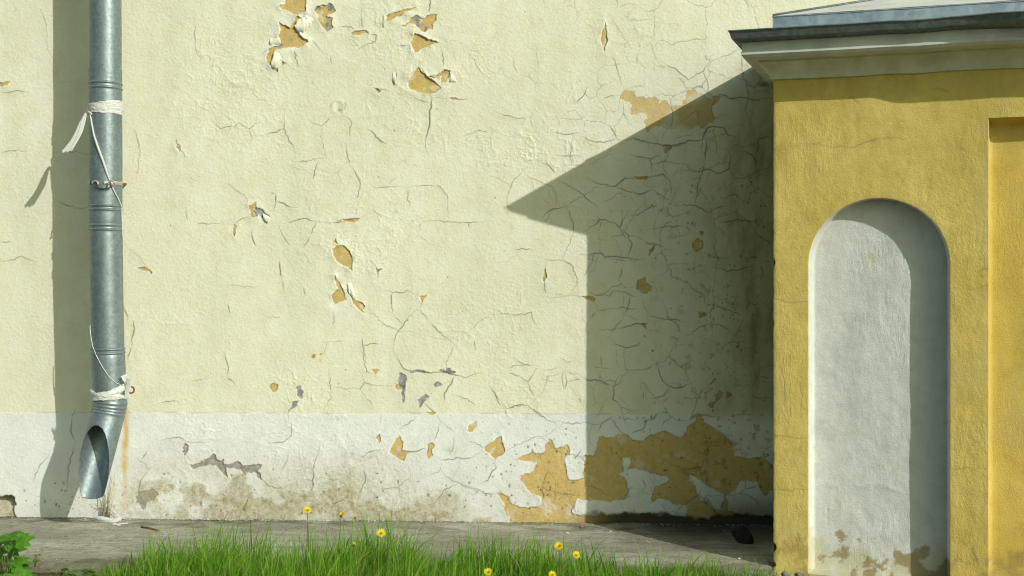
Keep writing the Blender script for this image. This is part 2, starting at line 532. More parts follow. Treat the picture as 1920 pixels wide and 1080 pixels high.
# bare patches: (polygon, recess mm, edge lift mm, softness px)
PATCH = [
    (A7([(365, -60), (355, 40), (300, 60), (330, 80), (385, 100), (440, 135), (470, 140), (500, 118), (545, 100), (540, 60), (560, -60)]), 2.6, 4.5),
    (A7([(300, 190), (330, 222), (380, 240), (400, 255), (420, 215), (465, 150), (500, 160), (470, 215), (440, 245), (470, 290), (520, 340), (570, 370), (540, 390), (470, 435), (400, 420), (340, 430), (270, 450), (250, 480), (255, 510), (240, 570), (220, 590), (190, 545), (183, 510), (205, 480), (207, 440), (260, 420), (330, 400), (310, 360), (290, 335), (310, 300), (320, 270)]), 2.8, 5.5),
    (A7([(620, 95), (640, 60), (700, 45), (720, 55), (760, 30), (800, 65), (815, 95), (790, 120), (765, 130), (745, 125), (735, 150), (785, 165), (780, 200), (770, 225), (790, 245), (760, 270), (740, 285), (700, 245), (670, 210), (650, 160), (635, 120)]), 2.2, 3.0),
    (A7([(955, 302), (985, 285), (1040, 270), (1075, 270), (1115, 297), (1040, 312), (970, 318)]), 2.2, 3.5),
    (A7([(1265, 190), (1275, 140), (1340, 110), (1400, 95), (1480, 75), (1540, 68), (1450, 105), (1380, 150), (1310, 180)]), 2.2, 4.5),
    (A7([(1400, 235), (1470, 205), (1490, 165), (1540, 135), (1580, 165), (1610, 160), (1660, 130), (1725, 130), (1715, 170), (1690, 215), (1690, 265), (1645, 265), (1615, 295), (1570, 260), (1530, 225), (1480, 215), (1420, 245)]), 2.3, 2.5),
    (A7([(1520, 300), (1570, 315), (1640, 355), (1745, 375), (1640, 410), (1560, 455), (1520, 470), (1500, 420), (1490, 380)]), 2.6, 5.5),
    (A7([(1555, 605), (1600, 640), (1640, 690), (1700, 735), (1762, 795), (1720, 830), (1640, 850), (1560, 830), (1480, 800), (1460, 775), (1490, 690), (1530, 640)]), 2.6, 5.0),
    (A7([(1655, 692), (1740, 670), (1790, 625), (1850, 635), (1835, 690), (1800, 745), (1760, 740), (1760, 690), (1700, 700)]), 2.3, 4.5),
    (A7([(1145, 788), (1190, 800), (1222, 825), (1205, 842)]), 2.2, 4.0),
    (A7([(1835, 878), (1890, 878), (1915, 895), (1870, 903)]), 2.2, 3.0),
    (A7([(315, 545), (365, 568), (330, 588)]), 2.0, 3.0),
    (A4([(515, 170), (555, 152), (562, 185), (545, 200), (567, 237), (528, 237), (523, 200)]), 2.4, 3.5),
    (A4([(428, 275), (440, 290), (432, 347), (418, 330)]), 2.0, 3.5),
    (A4([(998, 420), (1030, 405), (1065, 405), (1100, 435), (1114, 480), (1114, 547), (1080, 525), (1020, 490), (1000, 460)]), 2.6, 4.5),
    (A4([(1008, 572), (1050, 640), (1068, 680), (1077, 712), (1050, 725), (1010, 742), (998, 710), (993, 685), (1030, 655), (1015, 610)]), 2.4, 4.0),
    (A4([(1085, 660), (1112, 680), (1127, 720), (1175, 735), (1187, 750), (1170, 775), (1188, 803), (1150, 770), (1118, 740), (1113, 710)]), 2.4, 3.5),
    (A4([(998, 386), (1012, 358), (1028, 386)]), 2.0, 3.0),
    (A4([(1498, 693), (1543, 693), (1515, 728)]), 2.0, 3.5),
    (A4([(1010, 272), (1060, 250), (1162, 242), (1122, 268), (1060, 264)]), 2.0, 3.0),
    (A4([(1248, 538), (1288, 538), (1260, 555)]), 2.0, 3.0),
    (A5([(1155, 403), (1172, 440), (1167, 475), (1217, 477), (1192, 492), (1177, 527), (1130, 500), (1103, 485), (1130, 430)]), 2.4, 2.2),
    (A5([(1288, 445), (1310, 435), (1322, 455), (1308, 475), (1317, 495), (1290, 517), (1283, 490), (1292, 465)]), 2.2, 2.0),
    (A5([(1043, 410), (1060, 393), (1067, 420), (1055, 443)]), 2.0, 2.0),
    (A5([(1480, 382), (1490, 350), (1525, 333), (1527, 360), (1510, 377), (1503, 387)]), 2.0, 2.0),
    (A5([(1023, 85), (1045, 78), (1057, 90), (1035, 108)]), 2.0, 2.5),
    (A5([(1280, 291), (1335, 291), (1310, 305)]), 2.0, 2.0),
    (A5([(530, 160), (548, 150), (568, 158), (560, 190), (540, 195)]), 1.6, 2.0),
    (A5([(1130, 165), (1150, 155), (1180, 160), (1175, 178), (1140, 182)]), 1.6, 1.5),
    (A6([(68, 465), (150, 403), (166, 455), (172, 480), (125, 518), (95, 490)]), 2.2, 2.5),
    (B8([(843, 320), (850, 295), (875, 285), (895, 273), (900, 310), (937, 325), (930, 350), (900, 372), (870, 367), (843, 340)]), 2.4, 3.0),
    (B8([(523, 386), (590, 386), (607, 405), (600, 420), (545, 402)]), 2.2, 3.0),
    (B8([(308, 240), (318, 230), (322, 275), (312, 302), (301, 285)]), 2.0, 3.0),
    (B8([(1270, 1032), (1262, 1010), (1300, 990), (1310, 950), (1325, 928), (1342, 950), (1330, 980), (1300, 1002), (1290, 1032)]), 2.0, 2.0),
    (B8([(1365, 938), (1392, 945), (1397, 967), (1368, 972)]), 1.8, 1.0),
    (B8([(1198, 478), (1230, 478), (1252, 500), (1208, 517)]), 1.8, 1.5),
    (B8([(868, 543), (902, 543), (895, 573)]), 1.8, 1.5),
    (B8([(1168, 80), (1195, 50), (1232, 75), (1227, 110), (1190, 137), (1170, 105)]), 1.6, 1.0),
    (B8([(1203, 10), (1232, 18), (1227, 45)]), 1.6, 1.0),
    (B8([(913, 152), (918, 120), (950, 90), (937, 128)]), 2.0, 3.0),
    (B7([(828, 713), (912, 713), (900, 732), (850, 728)]), 2.0, 2.5),
    (B7([(990, 530), (1047, 535), (1040, 560), (1010, 580), (1000, 555)]), 2.0, 2.5),
    ([(1127, 72), (1135, 40), (1140, 75), (1132, 99)], 2.2, 3.5),
    ([(332, 268), (338, 272), (336, 284), (330, 278)], 2.0, 3.0),
    ([(-6, 154), (18, 154), (12, 161), (-4, 161)], 2.0, 2.5),
    ([(256, 502), (272, 501), (286, 509), (284, 513), (268, 506)], 1.5, 2.0),
]
PATCH_BIG = A6([(218, 515), (300, 490), (360, 490), (365, 455), (390, 416), (408, 440), (415, 470), (470, 445), (483, 470), (475, 500), (455, 515), (465, 570), (480, 617), (520, 617), (548, 607), (556, 500), (600, 500), (612, 470), (622, 406), (660, 410), (700, 410), (712, 397), (755, 400), (790, 425), (835, 430), (870, 405), (940, 376), (990, 405), (1025, 413), (1050, 380), (1055, 355), (1085, 335), (1090, 306), (1115, 306), (1130, 340), (1160, 362), (1200, 375), (1240, 410), (1270, 450), (1280, 500), (1340, 518), (1410, 503), (1440, 530), (1500, 560), (1500, 880), (240, 880), (225, 834), (200, 825), (190, 790), (170, 770), (165, 730), (128, 679), (160, 680), (190, 700), (205, 735), (240, 748), (320, 748), (350, 735), (345, 695), (300, 680), (260, 640), (243, 595), (290, 588), (310, 575), (325, 530), (275, 525)])
ISLES = [
    A6([(733, 505), (752, 512), (772, 505), (777, 540), (765, 568), (800, 558), (870, 580), (968, 605), (950, 630), (900, 645), (885, 680), (880, 718), (930, 703), (960, 715), (1000, 735), (1040, 740), (1052, 765), (1040, 797), (970, 790), (880, 807), (850, 785), (800, 795), (715, 807), (690, 785), (590, 790), (530, 787), (493, 777), (510, 713), (600, 715), (680, 722), (740, 712), (768, 680), (758, 650), (765, 630), (745, 600), (720, 592), (747, 578), (735, 545)]),
    A6([(1060, 588), (1090, 600), (1120, 625), (1220, 680), (1232, 690), (1215, 750), (1240, 770), (1180, 757), (1120, 715), (1095, 680), (1085, 640), (1063, 625)]),
    A6([(1234, 692), (1280, 665), (1310, 620), (1385, 625), (1400, 660), (1420, 690), (1500, 640), (1500, 792), (1350, 792), (1250, 768)]),
]
PATCH_SOFT = B7([(743, 265), (760, 225), (780, 206), (840, 235), (850, 255), (915, 258), (945, 248), (980, 280), (1010, 270), (1045, 305), (1100, 310), (1120, 260), (1135, 208), (1180, 215), (1230, 240), (1280, 265), (1300, 250), (1345, 245), (1280, 310), (1302, 400), (1255, 412), (1240, 440), (1200, 420), (1150, 445), (1110, 457), (1070, 430), (1030, 440), (1000, 430), (950, 425), (905, 452), (888, 400), (900, 370), (880, 340), (800, 352), (810, 290), (770, 278)])
MORTAR = [
    A4([(545, 183), (600, 195), (637, 235), (617, 273), (585, 240), (550, 218)]),
    A5([(140, 540), (170, 545), (215, 520), (260, 493), (270, 515), (305, 525), (305, 545), (370, 533), (400, 550), (455, 543), (488, 548), (470, 575), (492, 615), (470, 608), (450, 575), (400, 592), (395, 572), (360, 562), (312, 557), (327, 602), (300, 588), (275, 553), (230, 548), (160, 565)]),
    A5([(108, 450), (125, 435), (139, 455), (137, 475), (120, 495), (106, 480)]),
    A5([(1245, 230), (1275, 208), (1298, 213), (1272, 240), (1252, 270)]),
    A5([(1150, 100), (1185, 108), (1180, 242), (1168, 240), (1166, 190), (1150, 150)]),
    A5([(1190, 90), (1245, 85), (1300, 100), (1245, 103)]),
    A5([(1345, 92), (1400, 78), (1425, 105), (1390, 108)]),
    A5([(655, 170), (675, 165), (692, 210), (680, 228), (660, 200)]),
    A5([(1315, 155), (1350, 145), (1362, 160), (1330, 172)]),
    A5([(640, 240), (668, 238), (650, 265), (618, 292)]),
    [(254, 931), (262, 923), (270, 919), (283, 917), (298, 924), (291, 938), (276, 940), (269, 956), (261, 950)],
]
# cracks: (points, width px, open strength)
CR = []


def cr(fn, w, *lines):
    for l in lines:
        CR.append((fn(l), w))


cr(B7, 3.4, [(725, 500), (760, 500), (830, 490), (900, 515), (985, 530), (1045, 535), (1110, 520), (1200, 505), (1270, 490)],
   [(1220, 560), (1225, 510), (1255, 430), (1300, 425), (1350, 430), (1370, 470), (1420, 490)],
   [(1255, 250), (1340, 240), (1380, 260), (1480, 260), (1530, 270), (1580, 260), (1630, 262)],
   [(1240, 620), (1240, 580), (1250, 500)])
cr(B7, 2.3, [(520, 470), (570, 505), (620, 515), (725, 495)], [(800, 580), (860, 600), (915, 605), (930, 640), (930, 700)],
   [(560, 715), (640, 760), (720, 770), (780, 720), (930, 715), (1000, 700), (1040, 740), (1050, 830), (1070, 880)],
   [(720, 770), (800, 800), (870, 815), (940, 785)], [(1070, 880), (1180, 880), (1270, 920), (1300, 895), (1370, 885)],
   [(1180, 880), (1195, 810), (1225, 700), (1240, 620)], [(1090, 660), (1170, 685), (1260, 670), (1330, 695), (1380, 670), (1390, 590), (1360, 550), (1310, 550)],
   [(1380, 670), (1410, 725), (1460, 725), (1540, 680), (1610, 665)], [(1540, 680), (1530, 610), (1450, 555)], [(1535, 610), (1550, 500), (1625, 485)],
   [(300, 950), (360, 900), (440, 885)], [(380, 720), (460, 770), (540, 820), (625, 890)], [(540, 1030), (630, 960), (750, 1005), (790, 930), (800, 900)],
   [(950, 1015), (1010, 1005), (1110, 995)], [(1320, 980), (1570, 975)], [(690, 425), (710, 450), (728, 490)], [(1450, 0), (1450, 90), (1480, 180), (1490, 260), (1470, 330), (1500, 410)],
   [(800, 940), (880, 920), (970, 880)], [(1230, 105), (1255, 220), (1255, 250)])
cr(B7, 1.5, [(360, 455), (470, 465), (520, 460)], [(470, 465), (460, 590), (465, 670)], [(930, 640), (1010, 625), (1045, 540)], [(940, 785), (1060, 860)],
   [(1040, 720), (1090, 660)], [(1410, 725), (1370, 770)], [(440, 885), (540, 825), (625, 760)], [(440, 885), (480, 990), (480, 1060)],
   [(100, 940), (95, 820), (130, 740), (210, 650)], [(190, 690), (270, 735), (360, 770), (380, 890)], [(0, 710), (60, 735), (115, 765)], [(750, 1005), (790, 1080)],
   [(1320, 830), (1350, 840), (1410, 815), (1490, 870), (1500, 820), (1550, 780), (1540, 700)], [(700, 0), (730, 90), (760, 180), (770, 205)],
   [(950, 110), (950, 70), (1020, 70), (1090, 110), (1140, 155), (1190, 120), (1230, 105), (1270, 50), (1270, 20), (1320, 0)], [(650, 260), (700, 245), (745, 240)],
   [(0, 320), (80, 360), (150, 375), (230, 370), (245, 340)], [(230, 370), (245, 430)], [(400, 380), (520, 380), (560, 350)], [(480, 290), (540, 240), (560, 190)],
   [(125, 20), (135, 70), (155, 115)], [(275, -60), (270, 30), (280, 90)], [(380, 590), (460, 598), (520, 595), (545, 615)], [(280, 620), (340, 650), (380, 700)])
cr(B8, 2.2, [(500, 145), (640, 140), (660, 160), (790, 165), (890, 178)], [(765, 0), (815, 75), (790, 160)], [(255, 150), (320, 180), (410, 180), (470, 210), (500, 290), (510, 370)],
   [(620, 385), (690, 385), (715, 355), (800, 375), (840, 390)], [(915, 530), (895, 550), (840, 545), (740, 575)], [(915, 500), (980, 515), (1050, 520), (1130, 545)],
   [(1285, 390), (1290, 450), (1265, 480), (1270, 545)], [(1290, 450), (1370, 465), (1450, 500)], [(1300, 225), (1370, 245), (1450, 230), (1520, 210)],
   [(790, 815), (750, 875), (710, 910), (705, 980), (760, 1030), (820, 1055), (850, 1045)], [(960, 770), (990, 860), (1030, 910), (1100, 915), (1170, 885)],
   [(530, 855), (560, 875), (650, 885), (710, 905)], [(215, 880), (255, 970)], [(170, 850), (215, 880), (250, 820)], [(130, 740), (170, 770), (245, 788)],
   [(430, 830), (440, 885), (430, 930)], [(0, 920), (40, 990), (85, 1040)], [(510, 975), (525, 1005)], [(315, 370), (312, 300)], [(1295, 850), (1265, 910)], [(1255, 385), (1275, 325)])
cr(B8, 1.4, [(410, 180), (440, 110), (480, 20)], [(312, 250), (320, 180)], [(310, 393), (480, 382), (530, 388)], [(600, 415), (620, 470), (720, 455), (890, 465)],
   [(770, 490), (810, 385)], [(880, 395), (880, 430), (915, 490)], [(740, 575), (620, 580)], [(740, 290), (760, 220)], [(1270, 545), (1160, 600)], [(1270, 545), (1330, 555), (1380, 580)],
   [(580, 790), (635, 800), (690, 810)], [(635, 730), (635, 800)], [(690, 665), (740, 670), (790, 685), (850, 670), (880, 640)], [(780, 680), (775, 770), (790, 815), (910, 805), (960, 770), (1000, 730)],
   [(860, 880), (885, 990)], [(920, 980), (1000, 965), (1030, 920)], [(1060, 640), (1075, 670), (1120, 665)], [(1075, 670), (1070, 700)], [(1500, 960), (1560, 980), (1630, 970)],
   [(100, 830), (170, 850)], [(250, 820), (270, 800)], [(90, 800), (260, 805)], [(395, 740), (445, 770), (480, 765)], [(440, 885), (530, 870)], [(290, 860), (370, 880)], [(300, 815), (400, 790)],
   [(85, 1040), (215, 1015)], [(85, 1040), (85, 1080)], [(0, 495), (110, 490), (235, 480), (250, 530), (280, 570)], [(120, 120), (250, 122)], [(580, 515), (610, 480)])
cr(A4, 2.4, [(390, 38), (450, 90), (495, 120), (515, 175)], [(668, 105), (665, 150)], [(668, 148), (720, 160), (760, 185)], [(735, 270), (800, 252), (840, 245), (905, 262)], [(905, 265), (870, 350)],
   [(690, 285), (710, 345), (750, 405)], [(528, 310), (535, 360), (553, 405)], [(1145, 0), (1160, 45), (1130, 130)], [(1430, 80), (1445, 180)], [(1210, 485), (1240, 510), (1255, 545), (1262, 600)],
   [(1345, 670), (1340, 760), (1355, 810)], [(1500, 770), (1560, 830)], [(1165, 920), (1170, 980), (1190, 1070)], [(1820, 950), (1820, 1020)], [(690, 490), (692, 520), (705, 600)])
cr(A4, 1.4, [(440, 275), (480, 245), (520, 235)], [(640, 95), (668, 105)], [(665, 150), (655, 200)], [(760, 185), (800, 180)], [(905, 262), (1000, 270), (1160, 240)], [(870, 350), (830, 420)],
   [(1225, 62), (1370, 60), (1420, 70)], [(1420, 70), (1540, 55), (1620, 60), (1660, 110), (1668, 240)], [(1500, 265), (1640, 265), (1780, 270), (1900, 262)], [(1510, 268), (1500, 295)], [(1785, 270), (1790, 300)],
   [(705, 600), (710, 670)], [(820, 430), (860, 500), (895, 525)], [(1310, 665), (1440, 665), (1500, 690)], [(1355, 810), (1400, 855)], [(1560, 830), (1650, 930), (1700, 975)], [(1520, 720), (1500, 770)],
   [(1500, 770), (1410, 860), (1360, 940), (1350, 1000), (1370, 1060)], [(1700, 975), (1680, 1060)], [(1185, 780), (1240, 800), (1300, 860), (1390, 905)], [(1000, 780), (1005, 870)], [(1170, 980), (1270, 970)],
   [(940, 965), (1060, 960)], [(970, 965), (945, 1040)], [(1790, 900), (1850, 840), (1910, 815)], [(830, 640), (840, 690)], [(390, 740), (400, 800)], [(620, 810), (700, 820)], [(1220, 190), (1280, 240)], [(150, 180), (155, 265)],
   [(200, 268), (370, 275)], [(380, 650), (400, 630), (560, 640)])
cr(A3, 3.0, [(1565, -40), (1555, 60), (1570, 85)], [(1565, 545), (1560, 660), (1555, 740), (1535, 820)], [(1290, 90), (1290, 160)], [(780, 290), (800, 395)], [(640, 370), (660, 410)],
   [(1365, 410), (1360, 470), (1370, 500)], [(1195, 740), (1260, 800), (1310, 835)], [(1110, 970), (1150, 1040), (1160, 1080)], [(105, 850), (150, 915)], [(1165, 100), (1175, 170)], [(915, 930), (890, 1040)])
cr(A3, 1.5, [(1380, 265), (1450, 258)], [(1630, 280), (1640, 400)], [(1445, 550), (1500, 580), (1560, 592)], [(1575, 560), (1700, 570), (1800, 568)], [(1035, 155), (1105, 155), (1130, 185)],
   [(1190, 190), (1250, 200), (1245, 240), (1180, 265), (1130, 295)], [(1240, 515), (1330, 525)], [(1040, 655), (1110, 710), (1095, 815)], [(995, 670), (935, 730), (860, 690)], [(935, 730), (955, 880)],
   [(720, 660), (715, 745), (760, 830), (790, 920)], [(610, 775), (715, 745)], [(770, 935), (900, 920), (960, 915)], [(955, 880), (955, 915)], [(300, 700), (350, 745), (430, 735), (460, 710), (515, 745), (580, 705)],
   [(515, 745), (530, 820)], [(1080, 820), (1080, 880), (1110, 970)], [(1740, 790), (1840, 755), (1900, 755)], [(1535, 820), (1560, 900)], [(1800, 320), (1850, 415)], [(880, 235), (970, 320)], [(90, 800), (105, 850)],
   [(580, 320), (640, 280)], [(985, 330), (995, 370)], [(205, 130), (235, 350)])
cr(A5, 2.4, [(975, 0), (995, 95), (1030, 105)], [(1135, 0), (1175, 80), (1210, 100), (1245, 92), (1380, 95), (1420, 110), (1470, 125), (1550, 100)], [(1420, 110), (1370, 200), (1370, 240)], [(1410, 205), (1500, 240), (1535, 270)],
   [(1270, 245), (1330, 290)], [(1350, 570), (1440, 630), (1590, 685)], [(765, 480), (745, 530), (740, 640), (715, 720)], [(490, 610), (520, 645), (590, 660), (615, 640)], [(1190, 480), (1280, 465)], [(320, 120), (370, 165)])
cr(A5, 1.4, [(1400, 0), (1380, 90)], [(810, 85), (820, 160), (825, 225), (780, 285)], [(820, 160), (900, 180), (965, 180), (985, 145), (1060, 160), (1130, 165)], [(965, 180), (1030, 265)], [(985, 145), (975, 80)],
   [(1330, 290), (1350, 330), (1420, 395)], [(1350, 330), (1320, 430)], [(955, 515), (1060, 470), (1100, 480)], [(1320, 495), (1350, 515), (1430, 510), (1500, 510), (1560, 480)], [(1350, 515), (1350, 570), (1290, 600)],
   [(1440, 630), (1365, 670), (1310, 750)], [(1060, 340), (1065, 300)], [(1150, 400), (1155, 370), (1240, 310)], [(1180, 525), (1210, 600), (1150, 650), (1020, 650)], [(1415, 400), (1395, 500)],
   [(0, 430), (90, 410), (130, 430), (240, 430)], [(490, 440), (600, 430), (635, 400), (635, 300)], [(580, 580), (620, 470)], [(310, 0), (330, 70), (320, 120)], [(150, 135), (240, 125)], [(0, 245), (100, 235)],
   [(380, 780), (440, 690)], [(960, 700), (990, 620), (980, 560)], [(820, 740), (900, 700)])
cr(A6, 1.9, [(110, 185), (150, 240), (180, 275), (280, 255), (340, 300), (415, 340), (420, 390)], [(170, 480), (260, 435), (370, 405)], [(125, 515), (130, 560), (90, 620), (40, 640)], [(0, 645), (70, 680), (130, 685)],
   [(420, 330), (560, 340), (640, 350)], [(620, 390), (640, 340), (690, 310)], [(680, 320), (730, 385), (770, 400)], [(850, 320), (840, 370), (770, 400)], [(330, 640), (400, 670), (470, 685), (540, 690)],
   [(680, 450), (690, 500)], [(385, 560), (350, 640), (350, 740)], [(830, 610), (850, 650), (830, 690)], [(1330, 660), (1375, 650), (1390, 640)], [(0, 430), (70, 460)], [(500, 520), (540, 470)])
cr(BL, 3.0, [(38, 480), (35, 540), (60, 600)], [(340, 0), (345, 60), (335, 130)])
cr(BL, 1.7, [(60, 600), (45, 650), (20, 780), (5, 870)], [(60, 430), (38, 480)], [(335, 130), (315, 190)], [(350, 680), (420, 740), (440, 720)], [(380, 690), (410, 650)], [(360, 870), (380, 790), (420, 740)])
cr(lambda p: p, 1.6, [(0, 287), (15, 283), (52, 285)], [(0, 172), (30, 170), (55, 172)], [(75, 15), (88, 60), (96, 110)], [(0, 455), (22, 452)], [(0, 490), (40, 480), (70, 492)], [(110, 380), (150, 392), (165, 388)],
   [(235, 460), (262, 480), (285, 510)], [(232, 575), (240, 600)], [(110, 285), (165, 290)], [(60, 905), (75, 872), (95, 850)], [(250, 240), (262, 280), (258, 330)])


def jitter(pts, rs, amp=0.16):
    out = [pts[0]]
    for a, b in zip(pts[:-1], pts[1:]):
        L = math.hypot(b[0] - a[0], b[1] - a[1])
        n = max(1, int(L / 4.5))
        nx, ny = -(b[1] - a[1]) / (L + 1e-6), (b[0] - a[0]) / (L + 1e-6)
        bow = rs.uniform(-1, 1) * min(L * 0.08, 5)
        for i in range(1, n + 1):
            t = i / n
            j = 0 if i == n else bow * math.sin(math.pi * t) + rs.uniform(-1, 1) * min(1.7, L * amp * 0.3)
            out.append((a[0] + (b[0] - a[0]) * t + nx * j, a[1] + (b[1] - a[1]) * t + ny * j))
    return out


def build_house_wall():
    st = 1.25
    xs = np.concatenate([np.array([-3000, -1500, -800, -400, -200, -120, -70, -40]), np.arange(-24, 1476, st), np.array([1490, 1520, 1600, 1750, 2000, 2400, 3000, 4200])])
    ys = np.concatenate([np.array([-1500, -900, -500, -250, -140, -80, -40]), np.arange(-20, 1000, st), np.array([1006, 1020, 1040])])
    X, Y = np.meshgrid(xs, ys)                       # rows = y
    ny, nx = X.shape
    und = np.zeros(X.shape); mor = np.zeros(X.shape); prim = np.zeros(X.shape)
    dirt = np.zeros(X.shape); mold_shade = np.zeros(X.shape); crk = np.zeros(X.shape); rust = np.zeros(X.shape)
    lab = np.zeros(X.shape, dtype=np.int32)
    # plaster relief
    rough = sst(-0.35, 0.5, fbm(X, Y, 170, 2, 3))
    rough = rough * (0.35 + 0.65 * sst(180, 420, X))
    w1 = vn(X + 9 * vn(X, Y, 40, 5), Y + 9 * vn(X, Y, 40, 6), 21, 7)
    w2 = vn(X + 6 * vn(X, Y, 17, 15), Y + 6 * vn(X, Y, 17, 16), 10, 17)
    w3 = vn(X + 4 * vn(X, Y, 9, 18), Y + 4 * vn(X, Y, 9, 19), 6, 20)
    sp = sst(-0.1, 0.45, vn(X, Y, 34, 21))
    sp2 = sst(0.0, 0.5, vn(X, Y, 19, 22))
    h = 0.0035 * fbm(X, Y, 260, 1, 2) + 0.0011 * fbm(X, Y, 46, 3, 4)
    h = h + rough * (0.0024 * (1 - np.abs(w1)) ** 9 * sp + 0.0020 * (1 - np.abs(w2)) ** 8 * (0.3 + sp2) + 0.0012 * (1 - np.abs(w3)) ** 6 * (0.25 + sp))
    h = h + (0.35 + 0.65 * rough) * 0.00045 * vn(X, Y, 4.5, 27) + 0.0003 * vn(X, Y, 3.4, 23)
    # white band painted to the pencil line, very slightly proud
    yb = 773.5 + X * 0.0032 + 0.6 * vn(X, Y, 30, 40)
    band = sst(-1.0, 1.0, Y - yb)
    h = h + 0.0008 * band
    crk = np.maximum(crk, 0.33 * np.exp(-((Y - yb + 0.8) / 1.1) ** 2) * sst(-0.1, 0.5, vn(X, Y, 25, 41)))

    def sub(pts, pad):
        p = np.asarray(pts)
        i0, i1 = np.searchsorted(xs, [p[:, 0].min() - pad, p[:, 0].max() + pad])
        j0, j1 = np.searchsorted(ys, [p[:, 1].min() - pad, p[:, 1].max() + pad])
        return slice(j0, j1), slice(i0, i1)

    def warped(sl, amp=1.6):
        x, y = X[sl], Y[sl]
        return (x + amp * vn(x, y, 7, 50) + 0.6 * amp * vn(x, y, 3.2, 52), y + amp * vn(x, y, 7, 51) + 0.6 * amp * vn(x, y, 3.2, 53))

    lbl = 1
    bare, mort = [], []
    # broad soft patch high on the right
    sl = sub(PATCH_SOFT, 30)
    x, y = warped(sl, 3)
    s = sdf_poly(x, y, PATCH_SOFT) + 2.5 * fbm(x, y, 16, 60, 3)
    m = sst(1.2, -1.2, s)
    wash = sst(-0.55, 0.15, fbm(X[sl], Y[sl], 34, 61, 4)) * 0.55 + 0.30
    und[sl] = np.maximum(und[sl], m * wash)
    h[sl] -= 0.0016 * m
    lab[sl][s < 0] = lbl; bare.append(lbl); lbl += 1
    # big bare area of the white band with islands of paint left
    sl = sub(PATCH_BIG, 30)
    x, y = warped(sl, 1.8)
    s = sdf_poly(x, y, PATCH_BIG)
    for isl in ISLES:
        s = np.maximum(s, -sdf_poly(x, y, isl))
    m = sst(0.9, -0.9, s)
    und[sl] = np.maximum(und[sl], m)
    h[sl] += np.where(s > 0, 0.0024 * np.exp(-np.maximum(s, 0) / 6) * (0.6 + 0.6 * vn(x, y, 20, 62)), 0) - 0.0030 * m
    crk[sl] = np.maximum(crk[sl], 0.45 * np.exp(-(s / 1.3) ** 2) * sst(-0.3, 0.5, vn(x, y, 9, 63)))
    prim[sl] = np.maximum(prim[sl], 0.0 * m)
    und[sl] *= 1 - 0.35 * sst(0.18, 0.5, fbm(X[sl], Y[sl], 26, 350, 5, 0.65)) * m
    dirt[sl] = np.maximum(dirt[sl], m * 0.55 * sst(0.0, 0.5, fbm(X[sl], Y[sl] * 0.6, 60, 351, 4)) * sst(1200, 1420, X[sl]))
    h[sl] += m * 0.0007 * fbm(X[sl], Y[sl], 14, 352, 4)
    lab[sl][s < 0] = lbl; bare.append(lbl); lbl += 1
    for k, (pts, dep, lift) in enumerate(PATCH):
        sl = sub(pts, 34)
        x, y = warped(sl, 1.1)
        s = sdf_poly(x, y, pts)
        m = sst(0.9, -0.9, s)
        und[sl] = np.maximum(und[sl], m)
        n1 = 0.62 + 0.75 * vn(X[sl], Y[sl], 14, 70 + k)
        lf = np.where(s > 0, lift * 0.00135 * np.exp(-np.maximum(s, 0) / 8.5) * np.clip(n1, 0.05, 1.4), 0)
        h[sl] = h[sl] * (1 - m) + np.where(s > 0, lf, 0) + m * (h[sl] * 0.4 - dep * 0.001)
        if k in (0, 1, 2, 5, 7, 8):                    # grey spots in the undercoat
            g = m * sst(0.25, 0.45, fbm(X[sl], Y[sl], 12, 90 + k, 3))
            mor[sl] = np.maximum(mor[sl], g)
        crk[sl] = np.maximum(crk[sl], 0.5 * np.exp(-((s + 0.6) / 1.1) ** 2) * sst(-0.3, 0.5, vn(X[sl], Y[sl], 8, 71 + k)))
        prim[sl] = np.maximum(prim[sl], 0.75 * np.exp(-((s - 1.6) / 1.3) ** 2) * sst(-0.5, 0.3, vn(X[sl], Y[sl], 12, 72 + k)))
        if 14 <= k <= 16 or k in (0, 1, 8):             # white primer bared around the hole
            pr = sst(22, 4, s) * (s > 0) * sst(-0.15, 0.35, fbm(X[sl], Y[sl], 26, 120 + k, 3))
            prim[sl] = np.maximum(prim[sl], pr * 0.5)
        und[sl] = und[sl] * (1 - 0.5 * m * sst(0.3, 0.55, fbm(X[sl], Y[sl], 11, 353 + k, 4)))
        h[sl] += m * 0.0006 * fbm(X[sl], Y[sl], 9, 354 + k, 3)
        lab[sl][s < 0.2] = lbl; bare.append(lbl); lbl += 1
    for k, pts in enumerate(MORTAR):
        sl = sub(pts, 20)
        x, y = warped(sl, 2.0)
        s = sdf_poly(x, y, pts)
        m = sst(0.9, -0.9, s)
        deep = (0.0045, 0.005, 0.004)[k] if k < 3 else 0.0018
        mor[sl] = np.maximum(mor[sl], m)
        und[sl] *= 1 - m
        h[sl] += -deep * m + m * 0.0014 * fbm(X[sl], Y[sl], 9, 140 + k, 3) + np.where(s > 0, 0.0016 * np.exp(-np.maximum(s, 0) / 6), 0)
        lab[sl][s < 0] = lbl; mort.append(lbl); lbl += 1
    # cracks
    rs = random.Random(5)
    bx = by = 12

